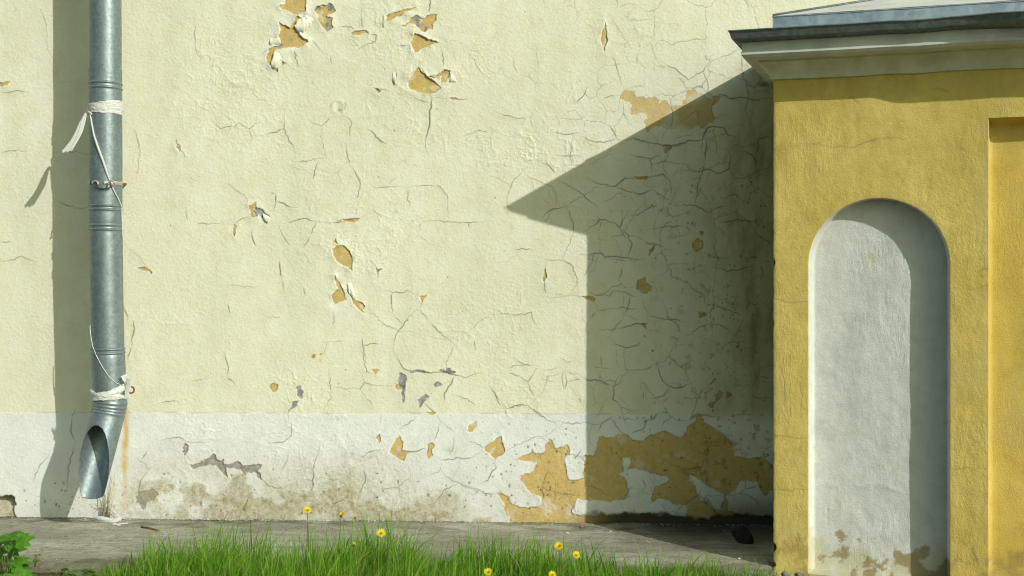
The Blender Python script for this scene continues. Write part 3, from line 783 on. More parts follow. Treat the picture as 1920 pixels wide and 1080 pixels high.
    def carve(pts, w, fade=True, tone=0.8):
        L = len(pts) - 1
        side = rs.choice((-1, 1))
        for i in range(L):
            (ax, ay), (bx_, by_) = pts[i], pts[i + 1]
            sl = sub([pts[i], pts[i + 1]], 12)
            x, y = X[sl], Y[sl]
            if x.size == 0: continue
            ex, ey = bx_ - ax, by_ - ay
            l2 = ex * ex + ey * ey + 1e-6
            t = np.clip(((x - ax) * ex + (y - ay) * ey) / l2, 0, 1)
            dx, dy = x - ax - ex * t, y - ay - ey * t
            d = np.hypot(dx, dy)
            u = (i + t) / L
            env = np.clip(np.minimum(u, 1 - u) * 3.2 + 0.12, 0, 1)
            env = env * (0.50 + 0.6 * sst(-0.5, 0.6, vn(x, y, 22, 150) + 0.35 * vn(x, y, 6, 151)))
            hw = 0.33 * w * env + 0.08
            m = np.exp(-(d / (hw * 0.9 + 0.28)) ** 2) * np.minimum(1, hw * 1.6 + 0.12)
            new = np.maximum(crk[sl] - 0.0, m * tone)
            h[sl] -= 0.0013 * w / 2.2 * np.maximum(new - crk[sl], 0)
            crk[sl] = new
            sg = np.sign(dx * ey - dy * ex) * side
            lipf = np.exp(-np.maximum(d - hw, 0) / 5.0) * env * (sg > 0) * (d < 11)
            LIP[sl] = np.maximum(LIP[sl], lipf * 0.0008 * w)

    LIP = np.zeros(X.shape)
    for pts, w in CR:
        carve(jitter(pts, rs), w, tone=0.80)
    # hairline net between the traced cracks, densest towards the gatehouse
    xw = X + 9 * vn(X, Y, 34, 300) + 3.0 * vn(X, Y, 11, 301)
    yw = Y + 9 * vn(X, Y, 34, 302) + 3.0 * vn(X, Y, 11, 303)
    reg = 0.20 + 0.18 * sst(240, 480, X) + 0.58 * sst(880, 1150, X)
    for sc_, sd_, st_, lo in ((78, 3, 0.60, -0.2), (40, 9, 0.36, 0.08)):
        e = voro(xw, yw, sc_, sd_)
        on = sst(lo, lo + 0.45, fbm(X, Y, 95, 310 + sd_, 3) + 0.75 * (reg - 0.58)) * sst(-0.75, 0.15, vn(X, Y, 20, 312 + sd_))
        m = np.exp(-(e / (0.45 + 0.4 * sst(0, 0.7, vn(X, Y, 40, 314 + sd_)))) ** 2) * on * reg
        crk = np.maximum(crk, m * st_)
        h = h - 0.0008 * m + 0.0005 * on * reg * np.exp(-np.maximum(e - 1, 0) / 4) * sst(-0.2, 0.4, vn(X, Y, 30, 316 + sd_))
    h += LIP * (1 - und)
    # ring shaped blister
    rr = np.hypot(X - 634, (Y - 201) * 0.9) + 3.2 * vn(X, Y, 11, 160) + 1.2 * vn(X, Y, 5, 162)
    h += 0.004 * (0.55 + 0.6 * vn(X, Y, 14, 163)) * np.exp(-((rr - 11) / 2.6) ** 2) - 0.003 * np.exp(-(rr / 6) ** 2)
    crk = np.maximum(crk, 0.5 * np.exp(-((rr - 14.0) / 1.2) ** 2) * sst(-0.2, 0.5, vn(X, Y, 8, 161)))
    crk = np.maximum(crk, 0.6 * np.exp(-(np.hypot(X - 637, Y - 206) / 3.5) ** 2))
    # little blisters and chips
    for _ in range(70):
        cx, cy, r0 = rs.uniform(300, 1090), rs.uniform(0, 770), rs.uniform(3, 8)
        sl = sub([(cx, cy)], r0 * 3)
        q = np.hypot((X[sl] - cx), (Y[sl] - cy) * rs.uniform(0.6, 1.4)) / r0
        h[sl] += 0.0010 * np.exp(-q ** 2) * rs.choice((1, 1, -1))

    def chips(n, x0, x1, y0, y1, rmin, rmax, bias=0.0):
        for _ in range(n):
            cx = x0 + (x1 - x0) * rs.random() ** (1 - bias); cy = rs.uniform(y0, y1)
            r0 = rs.uniform(rmin, rmax)
            sl = sub([(cx, cy)], r0 * 3)
            if X[sl].size == 0: continue
            q = np.hypot(X[sl] - cx, (Y[sl] - cy) * rs.uniform(0.5, 1.3)) / r0 + 0.35 * vn(X[sl], Y[sl], 3, 170)
            m = sst(1.15, 0.75, q)
            crk[sl] = np.maximum(crk[sl], m * rs.uniform(0.35, 0.75))
            h[sl] -= 0.0012 * m

    chips(95, 860, 1100, 790, 970, 0.8, 2.2)
    chips(60, 300, 860, 880, 972, 0.8, 2.6)
    chips(55, 1150, 1440, 780, 960, 0.8, 2.3)
    chips(45, 40, 240, 900, 965, 0.8, 2.4)
    chips(120, 1180, 1450, 330, 770, 0.8, 2.2, 0.4)
    chips(60, 300, 1100, 20, 770, 0.6, 1.3)
    # damp dirt on the foot of the white band
    low = sst(835, 975, Y + 26 * vn(X, Y, 90, 180))
    zx = X + 90 * fbm(X, Y, 110, 189, 3)
    zone = sst(210, 360, zx) * sst(960, 720, zx) * 0.92 + 0.24
    n = fbm(X + 4 * vn(X, Y, 12, 185), Y, 42, 181, 5, 0.62)
    dirt = np.clip(sst(-0.32, 0.5, n + low * 0.9 - 0.55) * zone * sst(800, 850, Y), 0, 1) * 0.95
    soft = zone * sst(805, 925, Y + 30 * fbm(X, Y, 120, 320, 3)) * (0.40 + 0.38 * fbm(X, Y, 55, 321, 4)) * (0.75 + 0.5 * np.exp(-((X - 610) / 110) ** 2))
    dirt = np.maximum(dirt, np.clip(soft, 0, 0.62))
    dirt = np.maximum(dirt, 0.22 * sst(900, 970, Y + 20 * fbm(X, Y, 60, 322, 3)) * (X < 1000))
    speck = sst(0.30, 0.52, fbm(X, Y, 8, 183, 3)) * sst(865, 945, Y) * zone
    dirt = np.maximum(dirt, 0.55 * speck)
    # yellowish wash low down
    h -= 0.0016 * dirt * sst(0, 0.5, fbm(X, Y, 10, 184, 3))
    dirt = np.maximum(dirt, 0.95 * sst(966, 976, Y + 3 * vn(X, Y, 20, 186)) * sst(-0.3, 0.3, vn(X, Y, 26, 187)) * (X < 960))
    # recessed gap coloured black at the foot of the wall in the corner
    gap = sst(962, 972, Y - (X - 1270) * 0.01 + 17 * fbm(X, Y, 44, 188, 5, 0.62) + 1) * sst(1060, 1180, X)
    mold_shade = np.maximum(mold_shade, gap * 0.97)
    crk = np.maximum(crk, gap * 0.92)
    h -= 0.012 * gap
    # mould, with the corner's own shade blended into the smooth gradient
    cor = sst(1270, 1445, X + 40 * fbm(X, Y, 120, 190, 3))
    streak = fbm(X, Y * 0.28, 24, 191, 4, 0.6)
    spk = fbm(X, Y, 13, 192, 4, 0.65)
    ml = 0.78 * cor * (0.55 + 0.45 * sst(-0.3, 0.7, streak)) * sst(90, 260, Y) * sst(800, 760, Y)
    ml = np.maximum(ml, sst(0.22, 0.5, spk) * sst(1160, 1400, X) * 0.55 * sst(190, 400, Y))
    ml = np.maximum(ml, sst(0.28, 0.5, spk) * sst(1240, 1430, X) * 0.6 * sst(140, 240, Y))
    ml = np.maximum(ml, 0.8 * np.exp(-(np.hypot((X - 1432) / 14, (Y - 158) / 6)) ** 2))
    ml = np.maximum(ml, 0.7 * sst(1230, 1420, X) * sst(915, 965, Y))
    mold_shade = np.maximum(mold_shade, np.clip(ml, 0, 0.85))
    # rust under the hook, rust spots
    rx = 237 + 2.5 * vn(Y * 0 + 3, Y, 40, 200) - (Y - 760) * 0.012
    rust = 0.98 * np.exp(-((X - rx) / (4.8 + 1.5 * vn(X, Y, 30, 201))) ** 2) * sst(742, 775, Y) * (0.45 + 0.55 * sst(965, 820, Y)) * sst(972, 950, Y) * (0.75 + 0.35 * vn(X, Y, 14, 202))
    for (cx, cy, r0) in ((588, 668, 5), (600, 674, 4), (602, 664, 2.5), (578, 663, 2)):
        q = np.hypot(X - cx, Y - cy) + 2 * vn(X, Y, 5, 203)
        rust = np.maximum(rust, sst(r0, r0 * 0.4, q) * 0.9)
        crk = np.maximum(crk, 0.5 * sst(r0 * 0.4, 0, q))
    # broken out hole at the lower left showing brick
    HP = [(-30, 930), (8, 930), (27, 931), (29, 941), (26, 956), (31, 972), (-30, 985)]
    sl = sub(HP, 14)
    x, y = warped(sl, 2)
    s = sdf_poly(x, y, HP)
    m = sst(1.0, -2.0, s)
    h[sl] -= (0.045 * sst(965, 936, Y[sl]) + 0.012) * m
    dirt[sl] = np.maximum(dirt[sl], m * 0.9)
    rust[sl] *= 1 - m
    mold_shade[sl] = np.maximum(mold_shade[sl], 0.75 * m * sst(943, 933, Y[sl]))  # darkens the upper edge of the hole
    lab[sl][s < 0] = lbl; mort.append(lbl); lbl += 1
    und = np.clip(und, 0, 1); mor = np.clip(mor, 0, 1)
    V = np.stack([(X - 960) * U, -h, CZ + (YH - Y) * U], -1).reshape(-1, 3)
    coat = np.stack([und, band, mor, prim], -1).reshape(-1, 4)
    wear = np.stack([dirt, mold_shade, crk, rust], -1).reshape(-1, 4)
    idx = np.arange(nx * ny).reshape(ny, nx)
    Q = np.stack([idx[1:, :-1], idx[1:, 1:], idx[:-1, 1:], idx[:-1, :-1]], -1).reshape(-1, 4)
    fl = lab[:-1, :-1].reshape(-1).copy()
    fb = (band[:-1, :-1].reshape(-1) > 0.5)
    fl[(fl == 0) & fb] = -1
    root = empty('house_wall', (0, 0, 0), 'long cream house wall with cracked flaking paint and a white painted foot', 'wall')

    def part(name, sel):
        q = Q[sel]
        if len(q) == 0: return None
        used, inv = np.unique(q, return_inverse=True)
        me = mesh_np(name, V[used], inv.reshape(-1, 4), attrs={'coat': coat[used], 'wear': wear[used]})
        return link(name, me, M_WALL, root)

    part('cream_plaster', fl == 0)
    part('white_band', fl == -1)
    for l in bare: part('bare_patch', fl == l)
    for l in mort: part('mortar_patch', fl == l)

    # curled flakes still hanging on the wall
    def flake(pts, hinge, lift, base=0.0005):
        bm = bmesh.new()
        pts = jitter(list(pts) + [pts[0]], random.Random(int(pts[0][0] * 10)), 0.9)[:-1]
        f = bm.faces.new([bm.verts.new(P(a, b, 0)) for a, b in pts])
        bmesh.ops.triangulate(bm, faces=[f])
        bmesh.ops.subdivide_edges(bm, edges=bm.edges[:], cuts=1, use_grid_fill=True)
        h0, h1 = P(*hinge[0]), P(*hinge[1])
        ax = (h1 - h0).normalized()
        ds = [((v.co - h0) - ax * (v.co - h0).dot(ax)).length for v in bm.verts]
        md = max(ds)
        for v, d_ in zip(bm.verts, ds):
            q = d_ / md
            v.co.y = -(base + lift * q ** 1.6 + 0.0006 * math.sin(v.co.x * 300 + v.co.z * 170))
        bmesh.ops.recalc_face_normals(bm, faces=bm.faces[:])
        me = bpy.data.meshes.new('paint_flake')
        bm.to_mesh(me); bm.free()
        me.polygons.foreach_set('use_smooth', [True] * len(me.polygons))
        o = link('paint_flake', me, M_FLAKE, root)
        md_ = o.modifiers.new('thickness', 'SOLIDIFY')
        md_.thickness = 0.0009
        return o

    flake(A7([(470, 180), (520, 150), (570, 175), (590, 240), (520, 300), (460, 285), (440, 240)]), A7([(600, 200), (540, 330)]), 0.008, 0.002)
    flake(A7([(222, 345), (300, 330), (325, 395), (225, 412)]), A7([(222, 340), (222, 420)]), 0.004, 0.001)
    flake(A7([(262, 470), (310, 480), (330, 560), (290, 650), (255, 620), (235, 575)]), A7([(340, 480), (310, 660)]), 0.007, 0.001)
    flake(A7([(520, 150), (560, 140), (612, 180), (585, 240), (560, 200)]), A7([(560, 260), (630, 190)]), 0.006, 0.001)
    flake(A7([(1225, 120), (1240, 135), (1265, 145), (1262, 190), (1245, 250), (1232, 240)]), A7([(1222, 110), (1228, 250)]), 0.006, 0.001)
    flake(A7([(1335, 640), (1358, 690), (1350, 770), (1328, 745)]), A7([(1330, 640), (1322, 760)]), 0.005, 0.001)
    flake(A7([(1560, 590), (1640, 655), (1760, 640), (1700, 700), (1640, 685)]), A7([(1560, 580), (1780, 620)]), 0.006, 0.001)
    flake(A7([(1850, 660), (1880, 690), (1905, 735), (1840, 740)]), A7([(1910, 660), (1915, 760)]), 0.004, 0.001)
    flake(A4([(1085, 620), (1105, 615), (1110, 660), (1135, 690), (1120, 715), (1095, 680)]), A4([(1140, 620), (1150, 720)]), 0.005, 0.001)
    flake(A6([(735, 505), (752, 512), (772, 505), (777, 540), (765, 570), (745, 565)]), A6([(740, 580), (775, 575)]), 0.009, 0.001)
    flake(A6([(1062, 592), (1090, 602), (1112, 625), (1095, 650), (1070, 630)]), A6([(1120, 640), (1085, 670)]), 0.007, 0.001)
    flake(A4([(598, 215), (640, 240), (625, 272), (600, 250)]), A4([(660, 225), (640, 280)]), 0.004, 0.001)
    return root


build_house_wall()

# ================================================================== GATEHOUSE (ochre pavilion)
ANG = R(16.0)
TX = Vector((math.cos(ANG), -math.sin(ANG), 0))      # along the front
NI = Vector((math.sin(ANG), math.cos(ANG), 0))       # into the building
DC = 283.5 * U
G0 = Vector(((1450 - 960) * U * (1 - DC / D), -DC, 0))


def G(u, n, z):
    return G0 + TX * u + NI * n + Vector((0, 0, z))


def hit(px, py, off=0.0):
    """(u, z) where the photo ray meets the front plane moved inwards by off"""
    ray = Vector(((px - 960) / F, 1, (YH - py) / F))
    o = Vector((0, -D, CZ))
    p0 = G(0, off, 0)
    t = (p0 - o).dot(NI) / ray.dot(NI)
    q = o + ray * t
    return (q - G0).dot(TX), q.z


ZB = -0.35
gate = empty('gatehouse', tuple(G0), 'ochre yellow stuccoed gatehouse with white arched niche and zinc roof, beside the cream wall', 'building')
uL, _ = hit(1516, 700)
uR, _ = hit(1781, 700)
_, zT = hit(1650, 371)
_, zN0 = hit(1600, 1083)
uPl, _ = hit(1853, 600)
_, zPt = hit(1858, 221)
zCor = hit(1452, 149)[1]
NR = (uR - uL) / 2
uC = (uL + uR) / 2
zS = zT - NR
GW = 3.2
PW = 1.0                                              # width of the recessed panel
NDEP = 0.084


def outline(ins, na=72, ns=90, tp=1.0):
    """niche outline from bottom left, over the arch, to bottom right; the left jamb is splayed more than the right"""
    iL, iR, iT = ins, ins * 0.06, ins * 0.06
    uc, hw, hh = (uL + iL + uR - iR) / 2, (uR - iR - uL - iL) / 2, NR - iT
    pts = []
    for i in range(ns):
        pts.append((uL + iL, (zN0 + 0.2 * ins) + (zS - zN0 - 0.2 * ins) * i / ns))
    for i in range(na + 1):
        a = math.pi - math.pi * i / na
        pts.append((uc + hw * math.cos(a), zS + hh * math.sin(a)))
    for i in range(ns - 1, -1, -1):
        pts.append((uR - iR, (zN0 + 0.2 * ins) + (zS - zN0 - 0.2 * ins) * i / ns))
    return pts


def wearmask(u, z, base=0.0):
    """(cracks, stain, lime) on the gatehouse front, in metres"""
    x, y = u * 1000, z * 1000
    stain = 0.55 * sst(0.05, 0.55, fbm(x, y, 60, 210, 5, 0.6) + sst(0.24, -0.02, z) * 0.55 - 0.28) * sst(0.36, 0.12, z)
    lime = sst(0.05, 0.5, fbm(x, y, 240, 212, 5, 0.6)) * 0.45
    lime = np.maximum(lime, 0.6 * np.exp(-((u - uPl) / 0.05) ** 2) * sst(-0.2, 0.4, fbm(x, y, 90, 213, 4)) * (u < uPl + 0.002) * sst(zPt + 0.06, zPt - 0.05, z))
    return stain, lime


GCR = []
for p, w in (([(1450, 279), (1480, 278), (1500, 270), (1535, 268), (1570, 275), (1600, 276), (1630, 264), (1660, 259), (1700, 262)], 2.0),
             ([(1450, 560), (1470, 565), (1490, 568), (1516, 566)], 1.6), ([(1450, 815), (1475, 818), (1500, 822), (1516, 820)], 1.6), ([(1450, 918), (1480, 921), (1516, 918)], 1.4),
             ([(1782, 541), (1815, 543), (1853, 535)], 1.4), ([(1782, 880), (1815, 877), (1853, 880)], 1.2), ([(1822, 1028), (1826, 1040), (1832, 1050)], 3.0),
             ([(1595, 182), (1612, 195)], 2.6), ([(1755, 165), (1780, 174)], 1.8), ([(1800, 278), (1808, 282)], 3.2), ([(1836, 510), (1843, 504), (1852, 505)], 4.0), ([(1838, 516), (1841, 519)], 4),
             ([(1480, 700), (1482, 780)], 1.5), ([(1466, 690), (1470, 760)], 1.5), ([(1500, 720), (1501, 770)], 1.5), ([(1690, 345), (1696, 330)], 1.0), ([(1495, 1000), (1500, 1018)], 1.6)):
    rs_ = random.Random(len(GCR))
    GCR.append((jitter([(q[0], q[1]) for q in p], rs_), w))
GCR = [([hit(*q) for q in p], w * U * 0.86) for p, w in GCR]


def crackmask(u, z):
    out = np.zeros(u.shape)
    for p, w in GCR:
        for (ax, ay), (bx_, by_) in zip(p[:-1], p[1:]):
            sel = np.nonzero((np.abs(u - (ax + bx_) / 2) < abs(bx_ - ax) / 2 + 0.02) & (np.abs(z - (ay + by_) / 2) < abs(by_ - ay) / 2 + 0.02))[0]
            if len(sel) == 0: continue
            us, zs_ = u[sel], z[sel]
            ex, ey = bx_ - ax, by_ - ay
            t = np.clip(((us - ax) * ex + (zs_ - ay) * ey) / (ex * ex + ey * ey + 1e-9), 0, 1)
            d = np.hypot(us - ax - ex * t, zs_ - ay - ey * t)
            out[sel] = np.maximum(out[sel], 0.42 * np.exp(-(d / (w * 0.42 + 0.0005)) ** 2))
    return out


def relief(u, z, s=1.0):
    x, y = u * 1000, z * 1000
    return s * (0.0030 * fbm(x, y, 380, 220, 2) + 0.0011 * fbm(x, y * 0.5, 34, 222, 3) + 0.0006 * fbm(x, y, 9, 223, 3))


def gate_mesh(name, u, n, z, quads, mat, parent=gate, fade=None, crack=True, stainmul=1.0, extra=None):
    """u, n, z arrays; n is pushed by the stucco relief"""
    rl = relief(u, z)
    if fade is not None: rl = rl * fade
    ck = crackmask(u, z) if crack else np.zeros(u.shape)
    nn = n + rl + 0.0012 * ck
    stn, lim = wearmask(u, z)
    if extra is not None:
        stn, lim = extra(u, z, stn, lim)
    pts = np.array([G0.x, G0.y, 0])[None, :] + u[:, None] * np.array(TX)[None, :] + nn[:, None] * np.array(NI)[None, :]
    pts[:, 2] = z
    me = mesh_np(name, pts, quads, attrs={'wear': np.stack([ck, stn * stainmul, lim, np.ones_like(ck)], -1)})
    return link(name, me, mat, parent)


def grid_quads(a, b, flip=False):
    idx = np.arange(a * b).reshape(a, b)
    q = np.stack([idx[:-1, :-1], idx[:-1, 1:], idx[1:, 1:], idx[1:, :-1]], -1).reshape(-1, 4)
    return q[:, ::-1] if flip else q


def build_front():
    # ring between niche outline and a rectangle 0..uPl, ZB..zCor
    o = np.array(outline(0.0, 300, 300))
    top = zCor + 0.03
    ctr = np.array([uC, zS])
    outp = []
    for (a, b) in o:
        if b <= zS + 1e-6:
            # straight flanks: stretch down to the ground as well
            f = (b - zN0) / (zS - zN0)
            outp.append((0.0 if a < uC else uPl, ZB + (zS - ZB) * f))
        else:
            dx, dz = a - uC, b - zS
            k = []
            if dx < -1e-9: k.append((0.0 - uC) / dx)
            if dx > 1e-9: k.append((uPl - uC) / dx)
            if dz > 1e-9: k.append((top - zS) / dz)
            kk = min(k)
            outp.append((uC + dx * kk, zS + dz * kk))
    outp = np.array(outp)
    # put exact corners in
    for cx in (0.0, uPl):
        i = np.argmin(np.hypot(outp[:, 0] - cx, outp[:, 1] - top))
        outp[i] = (cx, top)
    M = 130
    tt = (np.linspace(0, 1, M) ** 1.15)
    g = o[:, None, :] * (1 - tt)[None, :, None] + outp[:, None, :] * tt[None, :, None]
    u = g[:, :, 0].ravel().copy(); z = g[:, :, 1].ravel().copy()
    # chipped outer arris
    edge = np.exp(-np.maximum(u, 0) / 0.006)
    zz = z * 1000
    chip = 0.0035 * np.clip(fbm(zz * 0, zz, 30, 230, 3) - 0.05, 0, 1) + 0.020 * sst(0.12, 0.45, fbm(zz * 0 + 5, zz, 55, 231, 3)) * sst(0.35, 0.0, z)
    chip = chip + 0.008 * np.exp(-((z - hit(1452, 492)[1]) / 0.012) ** 2)
    u += edge * chip
    ed2 = np.exp(-np.repeat(np.linspace(0, 1, M)[None, :], len(o), 0).ravel() / 0.02)
    n = 0.004 * edge + 0.0015 * ed2
    gate_mesh('front_wall', u, n, z, grid_quads(len(o), M), M_OCHRE)
    # strip under the niche
    a, b = 40, 24
    uu, zz = np.meshgrid(np.linspace(uL, uR, a), np.linspace(ZB, zN0, b))
    gate_mesh('niche_foot', uu.ravel(), np.full(uu.size, 0.0), zz.ravel(), grid_quads(b, a), M_OCHRE)
    # left flank, tucked just behind the chipped arris
    a, b = 14, 60
    nn, zz = np.meshgrid(np.linspace(0.004, 1.2, a), np.linspace(ZB, zCor + 0.05, b))
    pts = [G(0.0025, q, w) for q, w in zip(nn.ravel(), zz.ravel())]
    me = mesh_np('side_wall', pts, grid_quads(b, a, True), attrs={'wear': np.zeros((a * b, 4))})
    link('side_wall', me, M_OCHRE, gate)
    # niche: splayed white reveal and back
    prof = [(0.0, 0.0015), (0.0008, 0.0035), (0.002, 0.008), (0.010, 0.042), (0.0185, 0.074), (0.0200, 0.0785), (0.0225, 0.0820), (0.027, NDEP), (0.031, NDEP)]
    rings = [np.array(outline(i, 120, 220)) for i, d_ in prof]
    N = len(rings[0])
    u = np.concatenate([r[:, 0] for r in rings]); z = np.concatenate([r[:, 1] for r in rings])
    n = np.repeat([d_ for i, d_ in prof], N)
    q = grid_quads(len(prof), N)
    # sill closing the bottom
    bot = []
    ns_ = len(u)
    K = 110
    # back: rows between mirrored outline points
    last = rings[-1]
    half = N // 2
    bu, bz = [], []
    for i in range(half + 1):
        a_, b_ = last[i], last[N - 1 - i]
        for k in range(K + 1):
            bu.append(a_[0] + (b_[0] - a_[0]) * k / K); bz.append(a_[1])
    bu, bz = np.array(bu), np.array(bz)
    q2 = grid_quads(half + 1, K + 1) + ns_
    # sill rows
    su, sn, sz = [], [], []
    for (i_, d_) in prof:
        for k in range(K + 1):
            su.append(uL + i_ + (uR - uL - 1.06 * i_) * k / K); sn.append(d_); sz.append(zN0 + 0.2 * i_)
    q3 = grid_quads(len(prof), K + 1, True) + ns_ + len(bu)
    U_ = np.concatenate([u, bu, su]); Z_ = np.concatenate([z, bz, sz]); N_ = np.concatenate([n, np.full(len(bu), NDEP), sn])

    def stain(u, z, s, l):
        x, y = u * 1000, z * 1000
        hgt = z - zN0
        a = fbm(x, y, 95, 240, 4, 0.6)
        edge = sst(0.2, 0.0, hgt)
        l = np.maximum(sst(-0.15, 0.25, a + edge * 0.9 - 0.5) * 0.85, 0)
        s = sst(0.12, 0.30, fbm(x + 70, y, 58, 244, 5, 0.62) + edge * 0.46 - 0.27) * sst(0.26, 0.16, hgt)
        hz = hit(1600, 920)[1]
        return s * 0.9, l
    zr0 = hit(1600, 918)[1]
    ul, ur = hit(1545, 918)[0], hit(1705, 918)[0]
    x, y = U_ * 1000, Z_ * 1000
    zl = zr0 + 0.010 * fbm(x, y * 0, 60, 401, 3) - 0.02 * sst(0.7, 1.0, (U_ - ul) / (ur - ul))
    band_ = np.exp(-((Z_ - zl) / 0.011) ** 2) * sst(ul - 0.02, ul + 0.02, U_) * sst(ur + 0.02, ur - 0.02, U_) * (N_ > NDEP - 0.001)
    N_ = N_ - 0.0042 * band_ * sst(-0.35, 0.6, fbm(x, y, 34, 402, 5, 0.7)) * (0.6 + 0.8 * np.abs(fbm(x * 0.5, y, 11, 405, 3)))
    us_, z1, z2 = hit(1553, 960)[0], hit(1553, 1000)[1], hit(1553, 955)[1]
    N_ = N_ + 0.003 * np.exp(-((U_ - us_ - 0.002 * vn(y, y * 0, 12, 403)) / 0.0022) ** 2) * sst(z1, z1 + .02, Z_) * sst(z2, z2 - .02, Z_) * (N_ > NDEP - 0.006)
    N_ = N_ - 0.0016 * fbm(x, y, 70, 404, 3) * (N_ > NDEP - 0.004)
    o = gate_mesh('niche', U_, N_, Z_, np.concatenate([q, q2, q3]), M_NICHE, crack=False, extra=stain)
    # recessed panel on the right
    uP2 = uPl + PW
    prof = [(0.0, 0.0015), (0.002, 0.006), (0.005, 0.02), (0.009, 0.045), (0.013, 0.07), (0.02, 0.084), (0.032, 0.088)]
    a, b = 60, 130
    rows = []
    uu = np.concatenate([[uPl + i for i, d_ in prof], np.linspace(uPl + 0.05, uP2 - 0.05, a), [uP2 - i for i, d_ in prof[::-1]]])
    un = np.concatenate([[d_ for i, d_ in prof], np.full(a, 0.088), [d_ for i, d_ in prof[::-1]]])
    zz = np.concatenate([np.linspace(ZB, zPt - 0.05, b), [zPt - i for i, d_ in prof[::-1]]])
    zn = np.concatenate([np.full(b, 0.088), [d_ for i, d_ in prof[::-1]]])
    UU, ZZ = np.meshgrid(uu, zz)
    NN = np.minimum(*np.meshgrid(un, zn))
    gate_mesh('recessed_panel', UU.ravel(), NN.ravel(), ZZ.ravel(), grid_quads(len(zz), len(uu)), M_PANEL)
    # wall above and beyond the panel
    UU, ZZ = np.meshgrid(np.linspace(uPl, uP2, 70), np.linspace(zPt, zCor + 0.03, 20))
    gate_mesh('panel_lintel', UU.ravel(), np.full(UU.size, 0.0), ZZ.ravel(), grid_quads(20, 70), M_OCHRE)
    UU, ZZ = np.meshgrid(np.linspace(uP2, GW, 30), np.linspace(ZB, zCor + 0.03, 60))
    gate_mesh('pilaster', UU.ravel(), np.full(UU.size, 0.0), ZZ.ravel(), grid_quads(60, 30), M_OCHRE)
    me = mesh_np('end_wall', [G(GW, 0, ZB), G(GW, 3, ZB), G(GW, 3, zCor + .1), G(GW, 0, zCor + .1)], [(0, 1, 2, 3)], attrs={'wear': np.zeros((4, 4))})
    link('end_wall', me, M_OCHRE, gate)


build_front()


SI = Vector((math.sin(R(20)), math.cos(R(20)), 0.05))   # the flank runs back a little askew
SIDE = 0.75                                           # side overhang against front overhang


def sweep(name, prof, mat, front_push=None, n=60, jit=0.0):
    """profile [(overhang, z)] swept along the left side, mitred, then along the front"""
    vv, m = [], len(prof)
    path = [('s', 2.0 - 2.0 * i / 12) for i in range(12)] + [('f', GW * i / n) for i in range(n + 1)]
    for kind, t in path:
        for (o, z) in prof:
            if kind == 's':
                vv.append(G(-o * SIDE, -o, z) + SI * (t + o))
            else:
                push = front_push(t, o) if front_push else 0
                jz = jit * float(vn(np.array(t * 1000), np.array(o * 400), 130, 250))
                u = t - o * SIDE * max(0, 1 - t / 0.3)
                vv.append(G(u, -o - push, z + jz))
    ff = []
    L = len(path)
    for i in range(L - 1):
        for k in range(m - 1):
            ff.append((i * m + k, (i + 1) * m + k, (i + 1) * m + k + 1, i * m + k + 1))
    me = mesh_py(name, vv, ff, False)
    o = link(name, me, mat, gate)
    bm = bmesh.new(); bm.from_mesh(me)
    bmesh.ops.recalc_face_normals(bm, faces=bm.faces[:])
    bm.to_mesh(me); bm.free()
    return o


sm = lambda a, b, t: (lambda q: q * q * (3 - 2 * q))(min(1, max(0, (t - a) / (b - a))))
shadow_bulge = lambda t, o: (0.036 * sm(0.70, 1.02, t)) * (1 if o > 0.1 else 0)  # outward swell added to lower the drip edge's shadow on the front
ZL = CZ + (YH - 57) * U * (1 - 349 * U / D)            # drip edge top
sweep('cornice_moulding', [(0.0, zCor - 0.004), (0.012, zCor - 0.002), (0.018, zCor + 0.006), (0.024, zCor + 0.016), (0.034, zCor + 0.030), (0.050, zCor + 0.045), (0.072, zCor + 0.056), (0.082, zCor + 0.060), (0.084, zCor + 0.068), (0.10, zCor + 0.069)], M_MOULD, jit=0.003)
sweep('cornice_fascia', [(0.09, zCor + 0.0685), (0.156, zCor + 0.0690), (0.168, zCor + 0.080), (0.168, zCor + 0.092), (0.164, zCor + 0.096), (0.164, zCor + 0.150), (0.0, zCor + 0.150)], M_CORN, jit=0.003)
sweep('drip_edge', [(0.150, ZL - 0.044), (0.212, ZL - 0.031), (0.216, ZL - 0.033), (0.218, ZL - 0.029), (0.229, ZL - 0.006), (0.234, ZL - 0.004), (0.234, ZL), (0.12, ZL + 0.012), (-0.01, ZL + 0.03)], M_LIP, shadow_bulge, jit=0.004)
zf0 = ZL + 0.02
zf1 = hit(1452, 31)[1]
sweep('roof_flashing', [(0.004, zf0), (0.004, zf1 - 0.006), (0.007, zf1 - 0.004), (0.007, zf1), (-0.02, zf1 + 0.003)], M_FLASH, jit=0.002)
PITCH = 0.337
k = 1.5
rf = MB()
zr = zf1 + 0.002
rf.add([G(-0.002, -0.002, zr), G(GW, -0.002, zr), G(GW, k, zr + k * PITCH), G(k, k, zr + k * PITCH)], [(0, 1, 2, 3)])
rf.add([G(-0.002, -0.002, zr), G(k, k, zr + k * PITCH), G(-0.002, k, zr)], [(0, 1, 2)])
roof = rf.build('roof', M_ROOF, gate, False)
hp = MB()
hp.tube([G(0.0, 0.0, zr + 0.004), G(k, k, zr + k * PITCH + 0.004)], 0.006, 6)
hp.build('hip_seam', M_LIP, roof)
for us in (1.16, 1.75, 2.35):
    s_ = MB()
    s_.tube([G(us, 0.0, zr + 0.005), G(us, us if us < k else k, zr + min(us, k) * PITCH + 0.005)], 0.006, 6)
    s_.build('standing_seam', M_ROOF, roof)

# ================================================================== GROUND
def zpave(x, d):
    return 0.008 - 0.0105 * (x + 2.6) - 0.012 * d


